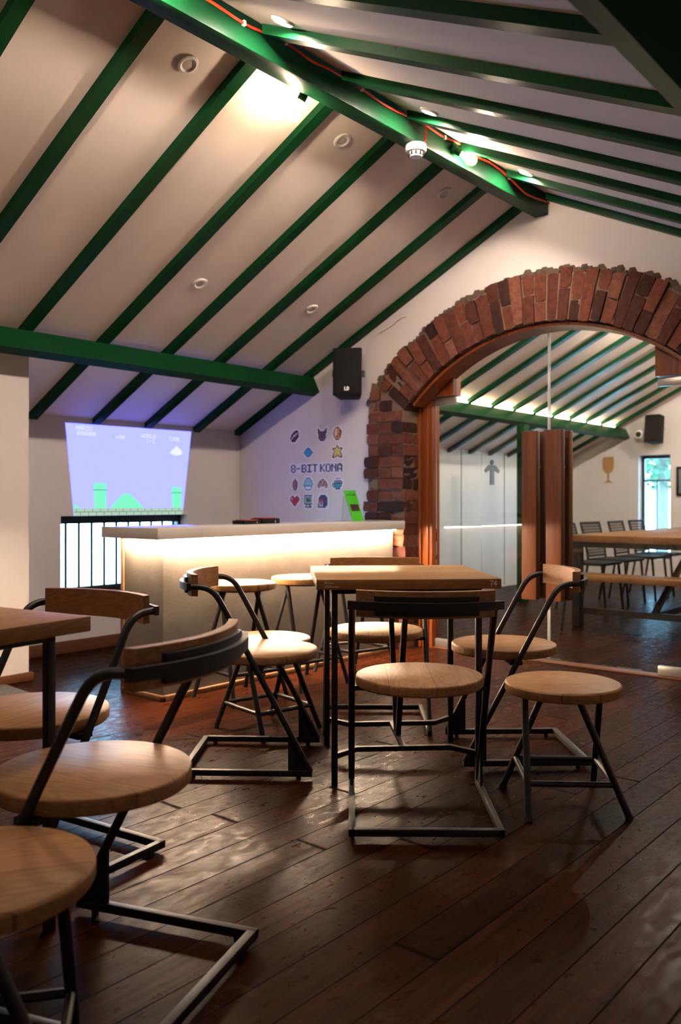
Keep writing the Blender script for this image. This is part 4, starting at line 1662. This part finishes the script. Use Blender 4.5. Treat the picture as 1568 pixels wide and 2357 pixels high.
# ------------------------------------------------------------------ the room beyond the glass
lt = thing('long_table', 'long wooden table on black legs in the room beyond the glass', 'table', (8.2, 2.45, 0))
b = MB()
b.box((-1.60, -.68, .690), (1.60, .68, .745), bevel=.003)
b.build('tabletop', M['table_dark'], lt)
for sx in (-1, 1):
    for sy in (-1, 1):
        b = MB()
        b.box((sx * 1.52 - .035, sy * .62 - .035, 0), (sx * 1.52 + .035, sy * .62 + .035, .690))
        b.build('leg', M['iron'], lt, smooth=False)
b = MB()
for s in (-1, 1):
    b.box((-1.55, s * .62 - .02, .645), (1.55, s * .62 + .02, .690))
    b.box((s * 1.52 - .02, -.62, .645), (s * 1.52 + .02, .62, .690))
    b.box((s * 1.52 - .02, -.62, .10), (s * 1.52 + .02, .62, .15))
b.box((-1.52, -.03, .10), (1.52, .03, .15))
b.build('under_frame', M['iron'], lt, smooth=False)
b = MB()
b.tube([(-1.5, 0, .13), (-.55, 0, .66)], 0, square=(.04, .04))
b.tube([(1.5, 0, .13), (.55, 0, .66)], 0, square=(.04, .04))
b.build('diagonal_brace', M['iron'], lt, smooth=False)

bn = thing('bench', 'low wooden bench in front of the long table beyond the glass', 'bench', (6.45, 2.32, 0))
b = MB()
b.box((-.16, -.75, .405), (.16, .78, .445), bevel=.003)
b.build('bench_top', M['table_dark'], bn)
for sy in (-.65, .68):
    for sx in (-.12, .12):
        b = MB()
        b.tube([(sx, sy, .405), (sx * 1.35, sy + (.03 if sy > 0 else -.03), 0)], .012)
        b.build('leg', M['iron'], bn)


def make_cane_chair():
    """faces local +X"""
    root = thing('cane_chair', '', 'chair')
    b = MB()
    b.box((-.20, -.21, .425), (.21, .21, .450), bevel=.008)
    b.build('seat', M['black'], root)
    for s in (1, -1):
        b = MB()
        b.tube(smooth_path([(-.27, s * .20, 0), (-.225, s * .20, .25), (-.20, s * .20, .45), (-.235, s * .205, .64), (-.275, s * .205, .80)], 3), .012)
        b.build('rear_leg', M['iron'], root)
        b = MB()
        b.tube([(.22, s * .20, 0), (.18, s * .19, .43)], .012)
        b.build('front_leg', M['iron'], root)
    b = MB()
    b.hexa([(-.205, -.195, .47), (-.195, -.195, .47), (-.195, .195, .47), (-.205, .195, .47),
            (-.280, -.20, .80), (-.270, -.20, .80), (-.270, .20, .80), (-.280, .20, .80)])
    b.build('cane_back', M['cane'], root, smooth=False)
    b = MB()
    b.tube([(-.275, -.205, .80), (-.275, .205, .80)], .013)
    b.tube([(-.205, -.20, .47), (-.205, .20, .47)], .011)
    b.build('back_frame', M['iron'], root)
    return root


CC = [((7.75, 3.42), -90, 'black cane backed chair beyond the glass, nearest the door handles'),
      ((8.36, 3.44), -92, 'black cane backed chair beyond the glass, second from the door handles'),
      ((8.98, 3.42), -88, 'black cane backed chair beyond the glass, third from the door handles'),
      ((9.60, 3.44), -90, 'black cane backed chair beyond the glass, furthest along the far side of the long table'),
      ((7.45, 1.62), 92, 'black cane backed chair beyond the glass on the near side of the long table')]
cc0 = make_cane_chair()
for i, (p, a, lab) in enumerate(CC):
    o = cc0 if i == 0 else copy_tree(cc0)
    put(o, (p[0], p[1], 0), R(a), lab, 'cane backed chairs beyond the glass')

# pictogram of a standing figure on the white panelling
pg = thing('restroom_sign', 'dark grey standing figure sign on the white panelling beyond the glass', 'sign', (8.85, YE, 1.36))
b = MB()
b.prism([(.034 * math.cos(a), -.010, .118 + .030 * math.sin(a)) for a in [2 * math.pi * k / 24 for k in range(24)]], (0, .010, 0))
b.build('head', M['mark_dark'], pg, smooth=False)
b = MB()
b.prism([(-.042, -.010, -.146), (.042, -.010, -.146), (.042, -.010, .030), (.150, -.010, -.006), (.168, -.010, .028), (.075, -.010, .085), (-.075, -.010, .085), (-.168, -.010, .028), (-.150, -.010, -.006), (-.042, -.010, .030)], (0, .010, 0))
b.build('body', M['mark_dark'], pg, smooth=False)

# wine glass emblem on the far wall
gp = [(.068, .17), (.076, .10), (.074, .04), (.060, -.01), (.035, -.035), (.012, -.045), (.009, -.125), (.020, -.145), (.060, -.160), (.060, -.168)]
b = MB()
prof = [(-.010, y, z) for y, z in gp] + [(-.010, -y, z) for y, z in reversed(gp)]
b.prism(prof, (.010, 0, 0))
tag(b.build('glass_emblem', M['mark_gold'], loc=(XF, 4.562, 1.430), smooth=False), 'golden wine glass emblem on the far wall beyond the glass', 'sign')

# framed pictures at the right edge of the glass view
for nm, lab, y, z, w_, h_ in (('picture_frame', 'dark framed picture on the far wall at the right edge of the view', 3.50, 1.27, .36, .36),):
    root = thing(nm, lab, 'picture', (XF, y, z))
    b = MB()
    b.box((-.025, -w_ / 2, -h_ / 2), (0, w_ / 2, h_ / 2), bevel=.004)
    b.build('frame', M['black'], root)
    b = MB()
    b.box((-.027, -w_ / 2 + .03, -h_ / 2 + .03), (-.020, w_ / 2 - .03, h_ / 2 - .03))
    b.build('print', M['mark_dark'], root, smooth=False)

# far window
y0, y1, z0, z1 = WIN2
w2 = thing('window_2', 'tall narrow window with a dark frame on the far wall beyond the glass', 'window', (XF, (y0 + y1) / 2, z0), kind='structure')
hw, hh = (y1 - y0) / 2, z1 - z0
b = MB()
b.box((.12, -hw, 0), (.17, -hw + .03, hh))
b.box((.12, hw - .035, 0), (.17, hw, hh))
b.box((.12, -hw, hh - .045), (.17, hw, hh))
b.box((.12, -hw, 0), (.17, hw, .04))
b.box((.12, -hw, hh - .335), (.17, hw, hh - .315))
b.box((.125, -.006, 0), (.165, .006, hh - .33))
b.build('window_frame', M['black_metal'], w2, smooth=False)
b = MB()
b.box((.19, -hw, 0), (.196, hw, hh))
b.build('pane', M['glass'], w2, smooth=False)

# tree outside the far window
tr = thing('garden_tree', 'green tree crown outside the far window', 'tree', (14.6, 5.2, -1.5))
b = MB()
rt_ = random.Random(4)
for k in range(2600):
    a, u_ = rt_.uniform(0, 2 * math.pi), rt_.uniform(-1, 1)
    rr_ = rt_.uniform(.35, 1.0) ** .5
    c = Vector((1.1 * rr_ * math.sqrt(1 - u_ * u_) * math.cos(a), 1.5 * rr_ * math.sqrt(1 - u_ * u_) * math.sin(a), 3.72 + 1.0 * rr_ * u_))
    d1 = Vector((rt_.uniform(-1, 1), rt_.uniform(-1, 1), rt_.uniform(-1, 1))).normalized() * rt_.uniform(.045, .085)
    d2 = d1.cross(Vector((rt_.uniform(-1, 1), rt_.uniform(-1, 1), rt_.uniform(-1, 1)))).normalized() * rt_.uniform(.03, .06)
    b._add([c - d1, c + d2, c + d1, c - d2], [(0, 1, 2, 3)])
b.build('foliage', M['leaf'], tr, smooth=False)
b = MB()
b.tube([(0, 0, 0), (.05, .02, 1.8), (0, 0, 3.9)], .11, 10)
b.build('trunk', M['bark'], tr)
